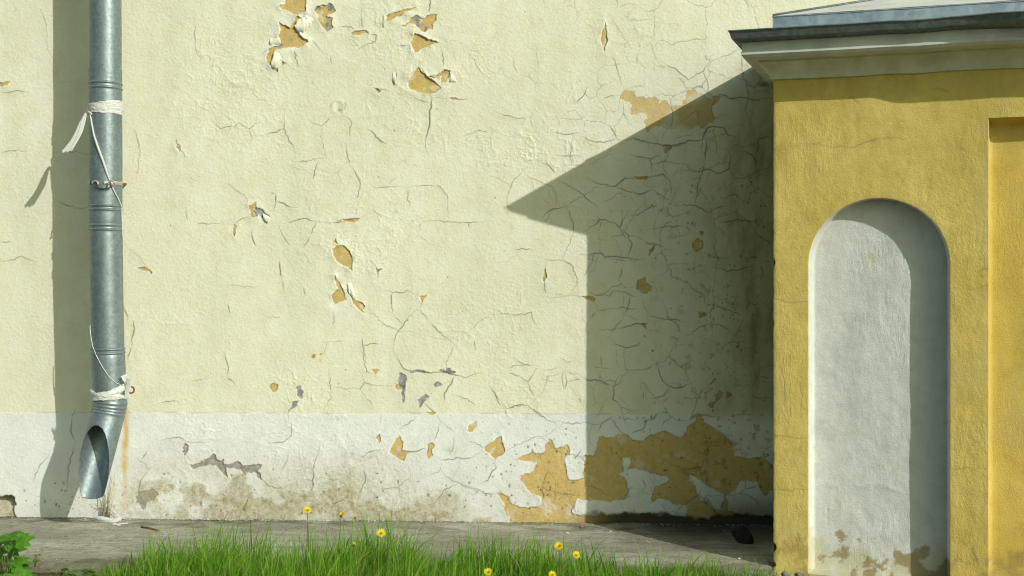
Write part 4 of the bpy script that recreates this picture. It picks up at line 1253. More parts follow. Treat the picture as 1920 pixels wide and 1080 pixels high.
def dedge(x):
    if x > 1.125:
        return 0.74                                       # stops against the gatehouse
    return 0.845 + 0.025 * float(vn(np.array(x * 100.), np.array(3.), 60, 260)) + 0.02 * float(vn(np.array(x * 100.), np.array(3.), 17, 261))


def build_pave():
    xs = np.concatenate([np.array([-8, -6, -4.5, -3.5]), np.arange(-2.8, 1.9, 0.012), np.array([2.2, 2.6, 3.2, 4.5])])
    ds = np.linspace(-0.06, 1.0, 86)
    X, T = np.meshgrid(xs, ds)
    de = np.array([dedge(x) for x in xs])[None, :]
    Dm = np.where(T > 0, T * de, T)
    x, y = X * 1000, Dm * 1000
    Z = 0.008 - 0.0105 * (X + 2.6) - 0.012 * Dm + 0.004 * fbm(x, y, 300, 262, 3) + 0.0022 * fbm(x, y, 45, 263, 4) + 0.0012 * vn(x, y, 15, 264)
    Z -= 0.02 * sst(0.965, 1.0, T)
    darker = sst(0.62, 0.10, Dm + 0.12 * fbm(x, y, 130, 265, 4)) * sst(0.35, 0.9, X + 0.1 * fbm(x, y, 90, 366, 3)) * 0.88  # floor tone deepens towards the wall and the gatehouse corner
    darker = np.maximum(darker, 0.5 * sst(0.05, 0.0, Dm + 0.02 * vn(x, y, 50, 266)))
    darker = np.maximum(darker, 0.55 * sst(0.1, 0.5, fbm(x, y * 2, 160, 267, 4)) * sst(0.9, 1.25, X))
    moss = sst(0.80, 0.97, T + 0.12 * fbm(x, y, 80, 268, 3)) * 0.7
    moss = np.maximum(moss, 0.6 * sst(0.30, 0.1, Dm) * sst(-0.1, 0.4, fbm(x, y * 2, 120, 269, 4)))
    v = np.stack([X, -Dm, Z], -1).reshape(-1, 3)
    # skirt
    sk = np.stack([xs, -(de[0] + 0.004), np.full(len(xs), -0.2)], -1)
    v = np.concatenate([v, sk])
    idx = np.arange(X.size).reshape(X.shape)
    q = np.stack([idx[1:, :-1], idx[1:, 1:], idx[:-1, 1:], idx[:-1, :-1]], -1).reshape(-1, 4)
    b = X.size + np.arange(len(xs))
    q2 = np.stack([b[:-1], b[1:], idx[-1, 1:], idx[-1, :-1]], -1)
    w = np.stack([darker, moss, darker * 0, darker * 0 + 1], -1).reshape(-1, 4)
    w = np.concatenate([w, np.tile([0.3, 0.6, 0, 1], (len(xs), 1))])
    me = mesh_np('pavement', v, np.concatenate([q, q2]), attrs={'wear': w})
    tag(link('pavement', me, M_PAVE), 'worn grey concrete strip along the foot of the wall', kind='structure')


build_pave()


def soil_z(x, d):
    return zpave(x, 0.85) - 0.035 - 0.03 * np.clip(d - 0.85, 0, 1)


def build_soil():
    xs = np.concatenate([np.array([-9, -6, -4]), np.arange(-3, 2.2, 0.03), np.array([3, 5, 9])])
    ds = np.concatenate([np.arange(0.7, 2.2, 0.03), np.array([2.5, 3, 4, 6])])
    X, Dm = np.meshgrid(xs, ds)
    x, y = X * 1000, Dm * 1000
    Z = soil_z(X, Dm) + 0.014 * fbm(x, y, 200, 270, 4) + 0.006 * vn(x, y, 40, 271)
    v = np.stack([X, -Dm, Z], -1).reshape(-1, 3)
    me = mesh_np('soil', v, grid_quads(len(ds), len(xs), True))
    tag(link('soil', me, M_SOIL), kind='structure')
    g = MB()
    g.add([(-400, -400, -0.16), (400, -400, -0.16), (400, 60, -0.16), (-400, 60, -0.16)], [(0, 1, 2, 3)])
    tag(g.build('ground', M_LAWN, None, False), kind='structure')


build_soil()

# ================================================================== DOWNPIPE
PD = 0.262
pipe = empty('downpipe', tuple(P(206, 972, PD)), 'grey galvanised downpipe with an angled open outlet, on the left of the cream wall', 'downpipe')
AXT = [(-500, 197), (0, 197.8), (430, 198.3), (640, 202), (745, 206.5), (800, 208)]


def ax(y):
    for (a, xa), (b, xb) in zip(AXT[:-1], AXT[1:]):
        if y <= b:
            return xa + (xb - xa) * (y - a) / (b - a)
    return AXT[-1][1]


PR = 0.0755
NSEG = 72


def ring_v(c, rad, tilt=0.0):
    return [c + Vector((math.cos(2 * math.pi * k / NSEG) * rad, math.sin(2 * math.pi * k / NSEG) * rad, tilt * math.cos(2 * math.pi * k / NSEG))) for k in range(NSEG)]


def section(y0, y1, rad, beads=(), name='pipe_section', dent=0.0):
    ys = [y0, y0 + 0.4]
    y = y0 + 2
    while y < y1:
        ys.append(y); y += 6
    for b in beads:
        ys += [b - 3.4, b - 2.4, b - 1.6, b - 0.8, b, b + 0.8, b + 1.6, b + 2.4, b + 3.4]
    ys.append(y1)
    ys = sorted(set(round(q, 2) for q in ys if y0 <= q <= y1))
    m = MB()
    vv = []
    for q in ys:
        rr = rad
        for b in beads:
            rr += 0.0042 * math.exp(-((q - b) / 1.5) ** 2) - 0.0014 * math.exp(-((abs(q - b) - 3.0) / 1.0) ** 2)
        c = P(ax(q), q, PD)
        ring = ring_v(c, rr)
        if dent:
            for kk, p in enumerate(ring):
                a_ = 2 * math.pi * kk / NSEG
                f = dent * float(vn(np.array(a_ * 40.), np.array(q), 55, 280))
                p.x += (p.x - c.x) * f; p.y += (p.y - c.y) * f
        vv += ring
    ff = []
    for i in range(len(ys) - 1):
        for k_ in range(NSEG):
            k2 = (k_ + 1) % NSEG
            ff.append((i * NSEG + k_, i * NSEG + k2, (i + 1) * NSEG + k2, (i + 1) * NSEG + k_))
    # rolled rim at the top closes the gap to the pipe inside
    m.add(vv, [f[::-1] for f in ff])
    c = P(ax(y0), y0, PD)
    inner = ring_v(c, rad - 0.006)
    b = len(m.v)
    m.v += inner
    for k_ in range(NSEG):
        k2 = (k_ + 1) % NSEG
        m.f.append((k_, k2, b + k2, b + k_))
    o = m.build(name, M_ZINC, pipe)
    me = o.data
    bm = bmesh.new(); bm.from_mesh(me); bmesh.ops.recalc_face_normals(bm, faces=bm.faces[:]); bm.to_mesh(me); bm.free()
    return o


section(-430, 140, PR - 0.0022, (), dent=0.012)
section(130, 388, PR + 0.0006, (158, 167), dent=0.012)
section(382, 660, PR - 0.0002, (386.5, 394, 423, 431), dent=0.014)
section(651, 752, PR + 0.0015, (654, 661), dent=0.014)


def outlet():
    path_px = [(207, 738, PD), (207, 752, PD + .001), (205.5, 762, PD + .003), (203.5, 772, PD + .006), (200.5, 785, PD + .014), (195, 805, PD + .029), (188, 832, PD + .050), (180, 862, PD + .073), (171, 895, PD + .098), (162, 928, PD + .123), (155, 955, PD + .142)]
    pts = []
    for (a, b) in zip(path_px[:-1], path_px[1:]):
        for i in range(7):
            t = i / 7
            pts.append(P(*[a[j] + (b[j] - a[j]) * t for j in range(3)]))
    pts.append(P(*path_px[-1]))
    for _ in range(6):
        pts = [pts[0]] + [(pts[i - 1] + pts[i] * 2 + pts[i + 1]) / 4 for i in range(1, len(pts) - 1)] + [pts[-1]]
    rad = []
    for p in pts:
        yy = YH - (p.z - CZ) / (U * (1 - PD / D))
        r_ = PR + 0.0015
        for b in (755, 762, 769, 776):
            r_ += 0.0034 * math.exp(-((yy - b) / 1.9) ** 2)
        rad.append(r_)
    m = MB()
    m.tube(pts, rad, 96, cap=False)
    me = mesh_py('outlet', m.v, m.f)
    bm = bmesh.new(); bm.from_mesh(me)
    T = P(185, 799, PD + 0.026 + PR)
    B = P(160, 962, PD + 0.062)
    h_ = Vector((0.985, -0.15, 0)).normalized()
    nrm = (B - T).cross(h_).normalized()
    if nrm.y > 0: nrm = -nrm
    bmesh.ops.bisect_plane(bm, geom=bm.verts[:] + bm.edges[:] + bm.faces[:], plane_co=T, plane_no=nrm, clear_outer=True)
    end_n = (pts[-1] - pts[-8]).normalized() + Vector((0.14, -0.5, 0))
    bmesh.ops.bisect_plane(bm, geom=bm.verts[:] + bm.edges[:] + bm.faces[:], plane_co=P(165, 934, PD + 0.06), plane_no=end_n, clear_outer=True)
    bmesh.ops.recalc_face_normals(bm, faces=bm.faces[:])
    bm.to_mesh(me); bm.free()
    me.polygons.foreach_set('use_smooth', [True] * len(me.polygons))
    o = link('outlet', me, M_ZINC, pipe)
    sd = o.modifiers.new('sheet', 'SOLIDIFY')
    sd.thickness = 0.0016
    sd.offset = -1
    return o


outlet()


def band_ring(y, hgt, rad, a0, a1, mat, name, parent, tilt=0.0, n=60, wob=0.0, thick=0.0009, hvar=0.0, seed=0):
    """strap round the pipe from angle a0 to a1 (degrees, 270 = towards the camera, 0 = right)"""
    m = MB()
    out = []
    for i in range(n + 1):
        t = i / n
        a = R(a0 + (a1 - a0) * t)
        yy = y + tilt * (t - 0.5) + wob * math.sin(t * 17 + seed) + wob * 0.6 * math.sin(t * 41 + seed * 2)
        c = P(ax(yy), yy, PD)
        hh = hgt * U * (1 + hvar * math.sin(t * 13 + seed * 3) + 0.18 * float(vn(np.array(t * 100.), np.array(seed * 9.), 9, 330))) * 0.5
        r_ = rad + (0.0016 * float(vn(np.array(t * 100.), np.array(seed * 5.), 3.5, 331)) + 0.0006 * math.sin(t * 29 + seed) if wob else 0)
        e = Vector((math.cos(a), math.sin(a), 0))
        out.append((c, e, r_, hh))
    vv, ff = [], []
    for c, e, r_, hh in out:
        vv += [c + e * r_ + Vector((0, 0, hh)), c + e * (r_ + thick) + Vector((0, 0, hh * 0.55)), c + e * (r_ + thick) - Vector((0, 0, hh * 0.55)), c + e * r_ - Vector((0, 0, hh))]
    for i in range(n):
        for k_ in range(3):
            ff.append((4 * i + k_, 4 * i + 4 + k_, 4 * i + 5 + k_, 4 * i + 1 + k_))
    m.add(vv, ff)
    return m.build(name, mat, parent)


# pipe clamp with its twisted wire
clamp = band_ring(345, 7, PR + 0.003, 285, 285 + 305, M_STRAP, 'clamp_strap', pipe, tilt=0, thick=0.003)
for sx, px in ((-1, 178), (1, 209)):
    m = MB()
    m.tube([P(px + sx * 6 * math.cos(a), 345 - 6 * math.sin(a), PD + PR + 0.006) for a in [q * 0.5 for q in range(8)]], 0.0042, 8)
    m.build('clamp_ear', M_STRAP, clamp)
m = MB()
rw = random.Random(3)
for k_ in range(4):
    m.tube([P(176 + 34 * t, 349 + 5 * math.sin(t * math.pi) + rw.uniform(-2, 2), PD + PR + 0.004 + 0.004 * math.sin(t * 20 + k_ * 2)) for t in [i / 12 for i in range(13)]], 0.0011, 5)
for k_ in range(5):
    x0 = rw.uniform(184, 200)
    m.tube([P(x0, 352, PD + PR + 0.004), P(x0 + rw.uniform(-4, 6), 356 + rw.uniform(-2, 4), PD + PR + 0.010)], 0.0008, 4)
m.build('clamp_wire', M_WIRE, clamp)
m = MB()
m.tube([P(231, 345, PD), P(233, 345, PD * 0.5), P(236, 345, -0.03)], 0.006, 8)
m.build('clamp_rod', M_RUST, clamp)
# rusty hook of the lower bracket
hook = MB()
hook.tube([P(240, 730, -0.03), P(241, 730, 0.12), P(242, 730, 0.235)], 0.0055, 10)
hook.tube([P(246 + 5.5 * math.cos(a), 731 - 6 * math.sin(a), 0.245) for a in [i * 0.45 for i in range(15)]], 0.0045, 8, cap=True)
hook.tube([P(241 + 4 * math.cos(a), 722 - 4 * math.sin(a), 0.25) for a in [i * 0.45 for i in range(12)]], 0.0038, 8, cap=True)
hook.build('bracket_hook', M_RUST, pipe)

# ---------------------------------------------------------------- plastic ribbon tied on the pipe
rib = empty('plastic_ribbon', tuple(P(168, 212, PD + PR)), 'white plastic ribbon knotted round the grey downpipe and wound down to its outlet', 'ribbon')
for i, (y, hg, a0, a1, tl, sd_) in enumerate([(207, 6, 0, 360, 0, 1), (199, 6, 186, 372, -17, 4), (203, 6, 184, 370, -12, 7), (207, 5, 188, 370, -6, 11), (211, 5, 184, 370, 1, 13), (202, 4, 190, 366, -16, 17), (214, 3, 200, 366, 2, 19), (196, 4, 210, 372, -10, 23)]):
    band_ring(y, hg, PR + 0.0025 + 0.0007 * (i % 4), a0, a1, M_PLAS, 'wrap', rib, tilt=tl, wob=0.5, hvar=0.35, seed=sd_)
m = MB()
m.tube([P(162, 212, PD + 0.05), P(166, 210, PD + 0.062), P(170, 212, PD + 0.066), P(172, 215, PD + 0.07)], [0.003, 0.0055, 0.006, 0.003], 8)
m.build('knot', M_PLAS, rib)


def ribbon_strip(name, line, widths, parent, mat=M_PLAS, twist=0.3, seed=0, fold=0.5):
    """crinkled strip: line of (px, py, d); three folds across"""
    pts = [P(*q) for q in line]
    m = MB()
    nW = 5
    vv, ff = [], []
    L = len(pts)
    for i, p in enumerate(pts):
        t = (pts[min(i + 1, L - 1)] - pts[max(i - 1, 0)]).normalized()
        s = t.cross(Vector((0, 1, 0))).normalized()
        tw = twist * math.sin(i * 0.8 + seed)
        nr = t.cross(s).normalized()
        s2 = s * math.cos(tw) + nr * math.sin(tw)
        n2 = t.cross(s2)
        for k_ in range(nW):
            q = k_ / (nW - 1) - 0.5
            vv.append(p + s2 * q * widths[i] * U + n2 * (fold * widths[i] * U * 0.22 * (1 if k_ % 2 else -1) * (0.6 + 0.4 * math.sin(i * 1.3 + seed + k_))))
    for i in range(L - 1):
        for k_ in range(nW - 1):
            ff.append((i * nW + k_, i * nW + k_ + 1, (i + 1) * nW + k_ + 1, (i + 1) * nW + k_))
    m.add(vv, ff)
    return m.build(name, mat, parent)


ribbon_strip('tail', [(162, 211, .312), (160, 214, .315), (157, 222, .318), (153, 233, .32), (149, 245, .32), (144, 255, .322), (138, 264, .324), (131, 272, .326), (124, 279, .328), (117, 285, .33)], [3, 6, 8, 10, 11, 11, 10, 9, 8, 5], rib, seed=1)
ribbon_strip('tail', [(161, 212, .318), (158, 222, .322), (154, 236, .325), (149, 250, .327), (143, 262, .329), (137, 271, .331), (131, 279, .333), (126, 285, .334)], [4, 6, 7, 6, 6, 5, 5, 3], rib, seed=3)
ribbon_strip('tail', [(157, 230, .322), (152, 246, .323), (146, 260, .325), (139, 272, .326), (133, 283, .328)], [5, 5, 4, 4, 3], rib, seed=5)


def surf(px, y, lift=0.004):
    """point on the pipe's near surface seen at photo (px, y)"""
    c = P(ax(y), y, PD)
    X = (px - 960) * U * (1 - (PD + 0.05) / D)
    dx = max(-PR * 0.999, min(PR * 0.999, X - c.x))
    return Vector((c.x + dx * (1 + lift / PR), c.y - math.sqrt(max(0, PR * PR - dx * dx)) - lift, c.z))


def on_back(y, a):
    c = P(ax(y), y, PD)
    return c + Vector((math.cos(a), math.sin(a), 0)) * (PR + 0.003)


cord_pts = [(171, 213), (174, 224), (177, 240), (181, 258), (187, 276), (193, 293), (198, 308), (202, 323), (207, 340), (212, 357), (218, 374), (223, 388), (226.5, 400)]
m = MB()
line = [surf(a, b, 0.005) for a, b in cord_pts]
wd = [0.003, 0.0038, 0.0045, 0.005, 0.0055, 0.0058, 0.0055, 0.005, 0.004, 0.0034, 0.003, 0.0025, 0.0025]
line += [on_back(400 + 20 * (i + 1), R(0 + i * 2)) for i in range(2)]
line += [on_back(440 + 160 * i / 14, R(8 + 165 * i / 14)) for i in range(1, 15)]
line += [surf(a, b, 0.004) for a, b in [(169.5, 612), (172, 630), (177, 648), (185, 665), (196, 685), (207, 703), (218, 716), (226, 722)]]
wd += [0.002] * 16 + [0.002] * 8
# smooth thin sampling
m.tube(line, wd, 8)
m.build('cord', M_PLAS, rib)
for i, (y, hg, a0, a1, tl, sd_) in enumerate([(739, 9, 180, 368, -24, 2), (734, 6, 176, 372, -34, 5), (741, 7, 182, 362, 3, 8), (728, 8, 285, 385, -12, 3), (743, 7, 0, 360, 0, 6), (736, 4, 178, 372, -28, 9), (745, 4, 184, 350, -8, 12), (731, 5, 250, 384, -22, 15), (738, 4, 178, 366, 12, 18)]):
    band_ring(y, hg, PR + 0.004 + 0.0011 * i, a0, a1, M_PLAS, 'wrap', rib, tilt=tl, wob=0.9, hvar=0.45, seed=sd_)
ribbon_strip('wrap_end', [(177, 738, .335), (174, 736, .33), (171, 733, .326), (169, 730, .322)], [5, 6, 5, 3], rib, seed=2)
ribbon_strip('wrap_end', [(230, 712, .325), (236, 709, .315), (240, 712, .305), (241, 722, .30), (238, 735, .30), (235, 748, .30)], [14, 16, 14, 10, 8, 3], rib, seed=6)

# ================================================================== GRASS
def build_grass():
    n = 21000
    prof = [(130, 0.0), (180, 0.20), (220, 0.38), (270, 0.56), (340, 0.78), (420, 0.98), (470, 1.05), (600, 0.93), (720, 0.95), (790, 0.85), (900, 0.76), (1000, 0.66), (1120, 0.56), (1250, 0.47), (1360, 0.36), (1440, 0.24), (1500, 0.15), (1960, 0.15)]
    px_ = np.array([p[0] for p in prof]); pv = np.array([p[1] for p in prof])
    X0 = rng.uniform(-2.35, 1.35, n * 2)
    Dm = 0.825 + rng.random(n * 2) ** 1.3 * 1.15
    r = 1 - Dm / D
    pxx = X0 / (U * r) + 960
    hs = np.interp(pxx, px_, pv) * (1 + 0.30 * fbm(pxx, Dm * 300, 45, 340, 3))
    cl = fbm(X0 * 1000, Dm * 1000, 130, 300, 3)
    keep = rng.random(n * 2) < np.clip(hs * 1.2 + 0.05, 0, 1) * np.clip(0.72 + 1.1 * cl, 0.10, 1) * np.where(pxx < 185, 0.15, 1.0)
    keep &= ~((Dm < 0.87) & (rng.random(n * 2) < 0.5))
    X0, Dm, hs, cl = X0[keep][:n], Dm[keep][:n], hs[keep][:n], cl[keep][:n]
    n = len(X0)
    L = hs ** 0.8 * rng.uniform(0.11, 0.30, n) * (1 + 0.5 * cl) * np.where(rng.random(n) < 0.05, 1.35, 1.0)
    L = np.clip(L, 0.03, 0.40)
    wdt = rng.uniform(0.0012, 0.0036, n) * np.where(rng.random(n) < 0.12, 1.7, 1.0)
    az = rng.uniform(0, 2 * np.pi, n)
    lean = rng.beta(1.5, 2.6, n) * 1.45
    face = rng.uniform(0, 2 * np.pi, n)
    S = 5
    V = np.zeros((n, S * 2 - 1, 3))
    zb = soil_z(X0, Dm) - 0.004
    dirx, diry = np.cos(az), np.sin(az) * 0.8
    dirx = dirx + 0.25
    fx, fy = np.cos(face), np.sin(face) * 0.6
    for s in range(S):
        t = s / (S - 1)
        bend = lean * t ** 1.8
        cx = X0 + dirx * bend * L * 0.75
        cy = -Dm + diry * bend * L * 0.75
        cz = zb + L * t * (1 - 0.42 * lean * t)
        w = wdt * (1 - t ** 1.6) * (0.75 + 0.5 * t)
        if s < S - 1:
            V[:, 2 * s] = np.stack([cx - fx * w, cy - fy * w, cz], -1)
            V[:, 2 * s + 1] = np.stack([cx + fx * w, cy + fy * w, cz], -1)
        else:
            V[:, 2 * s] = np.stack([cx, cy, cz], -1)
    nv = S * 2 - 1
    base = (np.arange(n) * nv)[:, None]
    q = np.concatenate([base + np.array([2 * s, 2 * s + 1, 2 * s + 3, 2 * s + 2])[None, :] for s in range(S - 2)])
    t3 = base + np.array([2 * S - 4, 2 * S - 3, 2 * S - 2])[None, :]
    tone = np.clip(rng.normal(0.46, 0.42, n) + 0.3 * cl, 0, 1)
    dry = (rng.random(n) < 0.10) * rng.uniform(0.3, 1, n)
    at = np.repeat(np.stack([tone, dry, tone * 0, tone * 0 + 1], -1)[:, None, :], nv, 1).reshape(-1, 4)
    me = mesh_np('grass', V.reshape(-1, 3), q, t3, attrs={'tone': at})
    tag(link('grass', me, M_GRASS), 'long green grass growing in front of the concrete strip', 'grass', kind='stuff')


build_grass()


# ---------------------------------------------------------------- dandelions
def petal_mesh(scale=1.0, closed=0.0, seed=0):
    rs = random.Random(seed)
    m = MB()
    for ringi, (cnt, r0, ln, up) in enumerate(((20, 0.004, 0.0135, 0.25), (18, 0.003, 0.011, 0.55), (14, 0.002, 0.008, 0.95), (9, 0.001, 0.0055, 1.3))):
        for i in range(cnt):
            a = 2 * math.pi * (i + 0.5 * ringi + rs.uniform(-.2, .2)) / cnt
            up_ = up + closed + rs.uniform(-0.12, 0.12)
            e = Vector((math.cos(a), math.sin(a), 0)); s = Vector((-math.sin(a), math.cos(a), 0))
            d = e * math.cos(up_) + Vector((0, 0, math.sin(up_)))
            w = 0.0016
            l_ = ln * rs.uniform(0.88, 1.08)
            b0 = e * r0; b1 = b0 + d * l_ * 0.6; b2 = b0 + d * l_ - Vector((0, 0, 0.0008))
            m.add([(b0 - s * w * .5) * scale, (b0 + s * w * .5) * scale, (b1 + s * w) * scale, (b2 + s * w * .7) * scale, (b2 - s * w * .7) * scale, (b1 - s * w) * scale],
                  [(0, 1, 2, 5), (5, 2, 3, 4)])
    return mesh_py('flower_head', m.v, m.f, False)


def toothed_leaf(seed=0, L=0.11, W=0.02):
    rs = random.Random(seed)
    lf, rt, mid = [], [], []
    n = 9
    for i in range(n):
        t = i / (n - 1)
        wv = W * (0.25 + 0.75 * math.sin(math.pi * min(1, t * 0.85 + 0.1))) * (1.0 if i % 2 else 0.45)
        if i == n - 1: wv = 0.0006
        z = L * (0.75 * t - 0.42 * t * t); x = L * t
        mid.append(Vector((x, 0, z)))
        lf.append(Vector((x - (0.004 if i % 2 else 0), wv * rs.uniform(.85, 1.1), z + wv * 0.3)))
        rt.append(Vector((x - (0.004 if i % 2 else 0), -wv * rs.uniform(.85, 1.1), z + wv * 0.3)))
    m = MB()
    m.strip(lf, mid)
    m.strip(mid, rt)
    return mesh_py('leaf', m.v, m.f)


PETALS = [petal_mesh(1.0, 0.0, 1), petal_mesh(0.95, 0.12, 2), petal_mesh(0.8, 0.75, 3)]
for pm in PETALS: pm.materials.append(M_PETAL)
DLEAF = [toothed_leaf(1), toothed_leaf(2, 0.13, 0.017), toothed_leaf(3, 0.09, 0.022)]
for lm in DLEAF: lm.materials.append(M_LEAF)


def dandelion(px, py, d, kind, tilt, label, sz=1.0, nl=3):
    head = P(px, py, d)
    gz = float(soil_z(head.x, d)) - 0.005
    rs = random.Random(int(px))
    foot = Vector((head.x + rs.uniform(-0.02, 0.02), -d + rs.uniform(-0.01, 0.01), gz))
    root = empty('dandelion', tuple(foot), label, 'flower', 'dandelions flowering in the grass')
    m = MB()
    mid = (head + foot) / 2 + Vector((rs.uniform(-.008, .008), 0, 0))
    pts = [foot, (foot + mid) / 2, mid, (mid + head) / 2 + Vector((0.002, 0, 0)), head - Vector((0, 0, 0.002))]
    m.tube(pts, [0.0022, 0.002, 0.0019, 0.0018, 0.0018], 7)
    m.build('stem', M_STEM, root)
    m = MB()
    m.tube([head - Vector((0, 0, 0.008)), head - Vector((0, 0, 0.005)), head, head + Vector((0, 0, 0.002))], [0.002, 0.0048, 0.0058, 0.0045], 9)
    for i in range(9):
        a = 2 * math.pi * i / 9
        e = Vector((math.cos(a), math.sin(a), 0)); s = Vector((-e.y, e.x, 0))
        m.add([head - Vector((0, 0, .007)) + e * .004 - s * .0012, head - Vector((0, 0, .007)) + e * .004 + s * .0012, head + e * .0085 - Vector((0, 0, .011))], [(0, 1, 2)])
    m.build('sepals', M_STEM, root)
    o = bpy.data.objects.new('flower_head', PETALS[kind])
    C.objects.link(o)
    o.parent = root
    o.location = head - foot
    o.rotation_mode = 'ZYX'
    o.rotation_euler = (tilt[0] + 0.45, tilt[1] + 0.15, rs.uniform(0, 6))
    o.scale = (sz * 1.08, sz * 1.08, sz * 1.08)
    for i in range(nl):
        l_ = bpy.data.objects.new('leaf', DLEAF[(i + int(px)) % 3])
        C.objects.link(l_)
        l_.parent = root
        a = rs.uniform(0, 6.28) if i else 0.4 + rs.uniform(-.3, .3)
        l_.rotation_euler = (rs.uniform(-.2, .2), rs.uniform(-1.1, -0.5), a)
        l_.scale = [rs.uniform(0.9, 1.35)] * 3


dandelion(576, 957, 1.12, 1, (0.35, 0.2), 'tallest yellow dandelion, standing clear above the grass against the dirty white band', 0.95, 2)
dandelion(640, 966, 1.10, 2, (0.2, -0.1), 'half closed dandelion on a thick stem just right of the tallest dandelion', 0.9, 3)
dandelion(714, 1000, 1.26, 1, (0.45, 0.1), 'wide open dandelion near the middle of the grass, in front of the dark concrete', 1.05)
dandelion(664, 1021, 1.28, 2, (0.3, 0.2), 'small yellow dandelion half hidden in grass below the half closed one', 0.72, 1)
dandelion(1048, 1024, 1.22, 1, (0.45, -0.2), 'upper of two neighbouring dandelions left of the shadow on the concrete', 1.05)
dandelion(1080, 1041, 1.26, 1, (0.4, 0.2), 'lower right dandelion of the pair beside the shadow on the concrete', 0.95)
dandelion(915, 1073, 1.3, 1, (0.45, 0.0), 'dandelion low in the grass at the bottom edge, below the peeled yellow diamond', 1.0)
dandelion(1035, 1078, 1.3, 1, (0.4, 0.1), 'dandelion cut by the bottom edge of the photo, below the neighbouring pair', 0.95, 1)


# ---------------------------------------------------------------- leafy weeds
def lobed_leaf(seed, L=0.075):
    """leaf blade of five pointed, toothed lobes"""
    rs = random.Random(seed)
    m = MB()
    lobes = [(-1.25, 0.55), (-0.62, 0.82), (0.0, 1.0), (0.62, 0.82), (1.25, 0.55)]
    for a, l_ in lobes:
        d = Vector((math.cos(a), math.sin(a), 0)); s = Vector((-d.y, d.x, 0))
        l2 = L * l_ * rs.uniform(0.92, 1.08); w = L * 0.25 * (0.8 + 0.3 * l_)
        prof = [(0.0, 0.06), (0.22, 0.5), (0.42, 1.0), (0.52, 0.78), (0.66, 0.82), (0.74, 0.5), (0.86, 0.42), (1.0, 0.02)]
        lf, md, rt = [], [], []
        for t, ww in prof:
            droop = -0.22 * L * t * t * l_
            md.append(d * l2 * t + Vector((0, 0, droop)))
            lf.append(d * l2 * t + s * w * ww + Vector((0, 0, droop + 0.18 * w * ww)))
            rt.append(d * l2 * t - s * w * ww + Vector((0, 0, droop + 0.18 * w * ww)))
        m.strip(md, lf)
        m.strip(rt, md)
    me = mesh_py('leaf', m.v, m.f)
    me.materials.append(M_LEAF)
    return me


LEAVES = [lobed_leaf(i, 0.07) for i in range(4)]


def leafy(name, base, leaves, label, cat, group=None):
    root = empty(name, tuple(base), label, cat, group)
    st_ = MB()
    for (p, sc, yaw, pit, k_) in leaves:
        o = bpy.data.objects.new('leaf', LEAVES[k_ % 4])
        C.objects.link(o)
        o.parent = root
        o.location = p - Vector(base)
        o.rotation_euler = (pit[0], pit[1], yaw)
        o.scale = (sc, sc, sc)
        mid = (Vector(base) + p) / 2 + Vector((0, 0, 0.02))
        st_.tube([Vector(base), mid, p], [0.0022, 0.0018, 0.0013], 6)
    st_.build('stem', M_STEM, root)
    return root


rl = random.Random(21)
lv = []
for (px, py) in [(8, 1008), (28, 1000), (-12, 1004), (18, 1016), (42, 1012), (2, 1030), (30, 1030), (-20, 1026), (12, 1044), (36, 1048), (-8, 1050), (24, 1062), (48, 1058), (0, 1070), (38, 1074), (16, 1082), (-26, 1060), (52, 1084), (-30, 1084), (30, 1094)]:
    d = 1.02 + rl.uniform(-0.10, 0.14)
    lv.append((P(px - 10, py + 4, d), rl.uniform(0.75, 1.15), rl.uniform(-1.3, 1.0), (rl.uniform(0.2, 0.75), rl.uniform(-0.35, 0.25)), rl.randint(0, 3)))
leafy('leafy_weed', P(10, 1100, 1.05), lv, 'bushy bright green weed with lobed leaves at the lower left corner', 'plant')
lv = []
for (px, py) in [(66, 1042), (72, 1040), (62, 1052), (70, 1050)]:
    lv.append((P(px, py, 0.98), 0.28, rl.uniform(-1, 2), (rl.uniform(0, .5), rl.uniform(-.3, .3)), rl.randint(0, 3)))
leafy('seedling', P(66, 1062, 0.98), lv, 'tiny pale green seedling just right of the bushy weed', 'plant', 'small weeds on the bare soil')
for cx, lab_ in ((112, 'low flat weed on bare soil nearer the bushy weed'), (172, 'low flat weed on bare soil where the grass begins')):
    lv = []
    for i in range(9):
        px, py = cx + rl.uniform(-26, 26), 1072 + rl.uniform(-6, 12)
        lv.append((P(px, py, 1.02), rl.uniform(0.35, 0.6), rl.uniform(-3, 3), (rl.uniform(-.2, .5), rl.uniform(-.3, .3)), rl.randint(0, 3)))
    leafy('low_weed', P(cx, 1082, 1.02), lv, lab_, 'plant', 'small weeds on the bare soil')


def dock(px, py, d, n, label, seed):
    rs = random.Random(seed)
    p = P(px, py, d)
    base = Vector((p.x, -d, float(soil_z(p.x, d))))
    hgt = max(0.06, p.z - base.z)
    root = empty('broad_leaf_weed', tuple(base), label, 'plant', 'broad leaved weeds in the grass')
    for i in range(n):
        o = bpy.data.objects.new('leaf', DLEAF[(i + seed) % 3])
        C.objects.link(o)
        o.parent = root
        sc = hgt / 0.10 * rs.uniform(0.5, 0.8)
        o.rotation_mode = 'XYZ'
        o.rotation_euler = (rs.uniform(-.5, .5), rs.uniform(-1.25, -0.8), rs.uniform(0, 6.28) if i else 1.2)
        o.scale = (sc, sc * 0.95, sc)


dock(655, 996, 1.02, 4, 'toothed green weed leaf standing above the grass below the half closed dandelion', 3)
dock(1240, 1050, 1.08, 4, 'toothed green weed in thin grass left of the gatehouse, in front of the shaded concrete', 5)
dock(1195, 1060, 1.10, 3, 'low toothed weed in thin grass a little left of the taller one near the gatehouse', 8)
dock(840, 1030, 1.10, 4, 'toothed green weed at the middle of the grass, right of the wide open dandelion', 9)
dock(455, 1040, 1.15, 4, 'toothed green weed deep in the tall grass at the left', 12)

